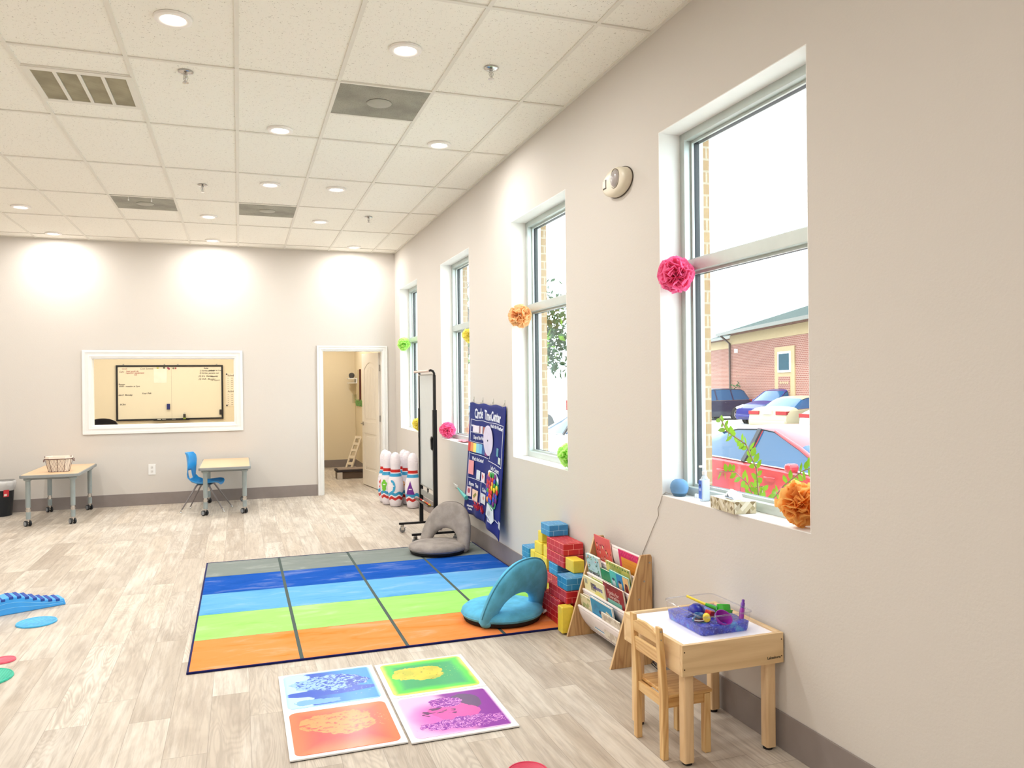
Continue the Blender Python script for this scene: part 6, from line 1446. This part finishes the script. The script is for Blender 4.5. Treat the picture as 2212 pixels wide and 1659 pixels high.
# local: x runs along the wall toward the camera's right, -y? faces the lot
M_rb = mat_brick('red_brick_wall', (130, 74, 60), (118, 66, 54), (156, 124, 110), .24, .085, .014)
M_tanb = mat('tan_stone_band', (158, 134, 98), .8)
side = -1 if (Matrix.Rotation(math.atan2(bd_.y, bd_.x), 3, 'Z') @ Vector((0, -1, 0))).x < 0 else 1   # sign of local y facing the lot
EZ = 4.245-GZ+.1
def by(a, b): return tuple(sorted((side*a, side*b)))
m_ = MB(); m_.box(0, 26, *by(-9, 0), 0, EZ); m_.box(-9, -.002, *by(-9, -1.4), 0, EZ); m_.obj('brick_wall', M_rb, bld)
m_ = MB(); m_.box(-.03, 26, *by(0, .04), EZ-.62, EZ-.10); m_.box(-9, -.03, *by(-1.4, -1.36), EZ-.62, EZ-.10); m_.obj('tan_frieze', M_tanb, bld)
M_roof = NT('standing_seam_roof'); x, y, z = M_roof.sep(M_roof.coord())[:3]
M_roof.base(M_roof.mix(M_roof.math('LESS_THAN', M_roof.math('FRACT', M_roof.math('MULTIPLY', x, 2.4)), .16), lin((44, 52, 50)), lin((104, 116, 112)))); M_roof.set(Roughness=.9); M_roof.b.inputs['Specular IOR Level'].default_value = .05; M_roof = M_roof.m
m_ = MB(); ov = .55
P0 = [(-ov, side*ov, EZ), (26, side*ov, EZ), (26, side*-4.6, EZ+1.75), (4.4, side*-4.6, EZ+1.75)]
m_.add(P0, [(0, 1, 2, 3)]); m_.add([(-ov, side*ov, EZ), (4.4, side*-4.6, EZ+1.75), (-ov, side*-9.5, EZ)], [(0, 1, 2)])
m_.add([(-9, side*-.9, EZ), (-ov, side*-.9, EZ), (-ov, side*-5.2, EZ+1.3), (-9, side*-5.2, EZ+1.3)], [(0, 1, 2, 3)])
m_.obj('metal_roof', M_roof, bld, solid=.06)
m_ = MB(); m_.tube([(-ov, side*ov, EZ+.07), (4.4, side*-4.6, EZ+1.80)], .09, 8); m_.obj('hip_cap', mat('pale_hip_cap', (226, 232, 230), .5), bld)
m_ = MB(); m_.box(-ov-.1, 26, *by(ov-.02, ov+.14), EZ-.10, EZ+.07); m_.box(-9, -ov, *by(-.92, -.78), EZ-.10, EZ+.07); m_.obj('gutter', mat('grey_brown_gutter', (92, 88, 80), .5), bld)
m_ = MB(); m_.tube([(.05, side*(ov+.05), EZ-.1), (.08, side*.35, EZ-.32), (.12, side*.10, EZ-.55), (.12, side*.10, .1)], .06, 8); m_.obj('downspout', mat('brown_downspout', (76, 60, 56), .5), bld, smooth=50)
m_ = MB(); m_.box(6.75, 9.15, *by(0, .05), .3, EZ-1.08); m_.obj('tan_surround', M_tanb, bld)
m_ = MB(); m_.box(7.25, 8.65, *by(.05, .07), .3, EZ-2.5); m_.obj('brick_inset', M_rb, bld)
m_ = MB(); m_.box(7.25, 8.75, *by(.05, .09), EZ-2.3, EZ-1.32); wn_ = m_.obj('window_frame', M_white, bld)
m_ = MB(); m_.box(7.38, 8.62, *by(.09, .10), EZ-2.2, EZ-1.42); m_.obj('window_glass', mat('teal_window', (30, 62, 74), .5, spec=.05), wn_)
for r_ in range(2):
    m_ = MB()
    for k in range(5): a = 7.42+k*.22; m_.prism([(a, EZ-2.80-r_*.4), (a+.1, EZ-2.72-r_*.4), (a+.2, EZ-2.80-r_*.4), (a+.1, EZ-2.88-r_*.4)], *by(.07, .08), 'y')
    m_.obj('diamond_brick_band', M_tanb, bld)
m_ = MB(); m_.cbox((1.1, side*.06, EZ-1.0), (.22, .12, .22)); m_.obj('wall_lamp', M_white, bld)

# greenery
def leaf_mat(name, c):
    key = 'leaf_'+name
    if key in MATS: return MATS[key]
    t = NT(key); t.t.nodes.remove(t.b); n = t.noise(t.coord(), 3, 2); cc = t.mix(t.step(n, .35, .65), lin(c), lin(tuple(int(v*.75) for v in c)))
    df = t.n('ShaderNodeBsdfDiffuse', ins={0: cc}); tl = t.n('ShaderNodeBsdfTranslucent', ins={0: cc}); mx = t.n('ShaderNodeMixShader', ins={0: .4})
    t.link(df.outputs[0], mx.inputs[1]); t.link(tl.outputs[0], mx.inputs[2]); t.link(mx.outputs[0], t.out.inputs[0]); MATS[key] = t.m; return t.m
M_bark = mat('grey_bark', (70, 60, 54), .9)
def tree(lab, loc, h, cr, n, col, seed, bare=False):
    rr = random.Random(seed); th = thing('parking_lot_tree', lab, 'tree', loc, group='trees beyond the parking lot')
    m = MB(); tips = []
    def br(p, d, L, r, lv):
        pts = [p]; q = p.copy(); dd_ = d.copy()
        for k in range(4):
            dd_ = (dd_+Vector((rr.gauss(0, .14), rr.gauss(0, .14), rr.gauss(0, .06)))).normalized(); q = q+dd_*L/4; pts.append(q.copy())
        m.tube(pts, [r*(1-.12*k) for k in range(5)], 6 if lv < 2 else 4, cap=False)
        if lv >= (4 if bare else 3): tips.append(q); return
        for k in range(rr.choice((2, 3)) if lv else 4):
            a = rr.random()*6.28; nd = (dd_+Vector((math.cos(a), math.sin(a), rr.uniform(-.1, .5)))*rr.uniform(.45, .8)).normalized()
            br(pts[rr.choice((2, 3, 4))] if lv else pts[rr.choice((3, 4))], nd, L*rr.uniform(.6, .8), r*.55, lv+1)
        tips.append(q)
    br(Vector((0, 0, 0)), Vector((0, 0, 1)), h*.42, h*(.030 if bare else .022), 0)
    m.obj('trunk', M_bark, th, smooth=60)
    if not bare:
        f = MB()
        for k in range(n):
            c = rr.choice(tips) if rr.random() < .6 else Vector((0, 0, h*.62))
            p = c+Vector((rr.gauss(0, cr*.33), rr.gauss(0, cr*.33), rr.gauss(0, cr*.30)))
            if p.z < h*.12: p.z = h*.12+rr.random()*h*.3
            a = Vector((rr.gauss(0, 1), rr.gauss(0, 1), rr.gauss(0, 1))).normalized(); b = a.orthogonal().normalized(); s = rr.uniform(.16, .32)
            f.add([p-a*s, p+b*s*.5, p+a*s, p-b*s*.5], [(0, 1, 2, 3)])
        f.obj('foliage', leaf_mat(*col), th)
    return th
gA = ('fresh', (104, 142, 52)); gB = ('olive', (58, 88, 60))
tree('bright green leafy tree in the upper pane of the second window', (11.8, 28.5, GZ), 6.2, 2.4, 2600, gA, 1)
tree('tall bare branching tree rising above the green tree', (10.2, 25.5, GZ), 9.5, 2, 0, gA, 5, True)
tree('darker green tree filling the lower pane of the second window', (13.2, 33.5, GZ), 7.0, 3.0, 2600, gB, 3)
tree('green tree seen through the third window', (7.6, 33.0, GZ), 7.5, 2.8, 2400, gA, 4)
tree('distant green tree seen through the farthest window', (3.6, 30.0, GZ), 6.5, 2.4, 2000, gB, 6)
bs = thing('foundation_shrub', 'small green bush at the brick building corner by the downspout', 'shrub', (23.9, 25.6, GZ))
f = MB(); rr = random.Random(12)
for k in range(420):
    p = Vector((rr.gauss(0, .28), rr.gauss(0, .28), .3+abs(rr.gauss(0, .75)))); a = Vector((rr.gauss(0, 1), rr.gauss(0, 1), rr.gauss(0, 1))).normalized(); b = a.orthogonal().normalized(); s = rr.uniform(.06, .12)
    f.add([p-a*s, p+b*s*.5, p+a*s, p-b*s*.5], [(0, 1, 2, 3)])
f.obj('foliage', leaf_mat('sage', (84, 110, 78)), bs); m_ = MB(); m_.tube([(0, 0, 0), (0, .05, 1.2)], .04, 6); m_.obj('stem', M_bark, bs)
# leafy shrub right outside the nearest window
ns = thing('window_shrub', 'leafy shrub with long arching stems and oval lime leaves right outside the nearest window', 'shrub', (.80, -7.43, GZ))
rr = random.Random(21); stems = [
    [(0, 0, 0), (0, .01, .7), (0, .01, 1.30), (.0, .03, 1.50), (0, .13, 1.64), (0, .33, 1.71), (0, .41, 1.80)],
    [(0, 0, 1.22), (.05, -.16, 1.42), (.05, -.32, 1.52), (.05, -.50, 1.58), (.05, -.72, 1.62)],
    [(0, 0, 1.18), (.05, -.15, 1.30), (.04, -.30, 1.38), (.04, -.48, 1.42), (.04, -.70, 1.40)],
    [(0, 0, 1.25), (0, .12, 1.40), (0, .26, 1.46), (0, .42, 1.44)],
    [(0, 0, 1.05), (.1, -.2, 1.2), (.1, -.4, 1.26), (.1, -.7, 1.24)],
    [(0, 0, 1.28), (.1, .10, 1.38), (.12, .2, 1.36), (.12, .3, 1.28)], [(0, 0, 1.1), (.0, .12, 1.22), (0, .22, 1.28), (0, .32, 1.24)], [(0, 0, 1.0), (.05, -.18, 1.16), (.05, -.30, 1.22), (.05, -.44, 1.2)]]
m_ = MB(); f = MB()
for si, s_ in enumerate(stems):
    m_.tube(s_, .005 if si == 0 else .0032, 6)
    for i in range(1 if si else 2, len(s_)):
        p0, p1 = Vector(s_[i-1]), Vector(s_[i]); L = (p1-p0).length; nl = max(2, int(L/.040))
        for k in range(nl):
            for sg in (1, -1):
                if rr.random() < .12: continue
                p = p0.lerp(p1, (k+.5*(sg > 0))/nl); d = (p1-p0).normalized(); sdv = Vector((rr.uniform(-.5, .5), 0, 0))+d.cross(Vector((1, 0, 0)))*sg; sdv = (sdv.normalized()*1.0+d*.5).normalized()
                Lf, Wf = rr.uniform(.05, .075), rr.uniform(.014, .020); wv = sdv.cross(Vector((1, rr.uniform(-.5, .5), rr.uniform(-.3, .3)))).normalized()
                pts = [p, p+sdv*Lf*.3+wv*Wf, p+sdv*Lf*.65+wv*Wf*.95, p+sdv*Lf, p+sdv*Lf*.65-wv*Wf*.95, p+sdv*Lf*.3-wv*Wf]
                f.add(pts, [tuple(range(6))])
m_.obj('stem', mat('brown_twig', (130, 110, 84), .8), ns, smooth=60); f.obj('foliage', leaf_mat('lime', (128, 170, 44)), ns)
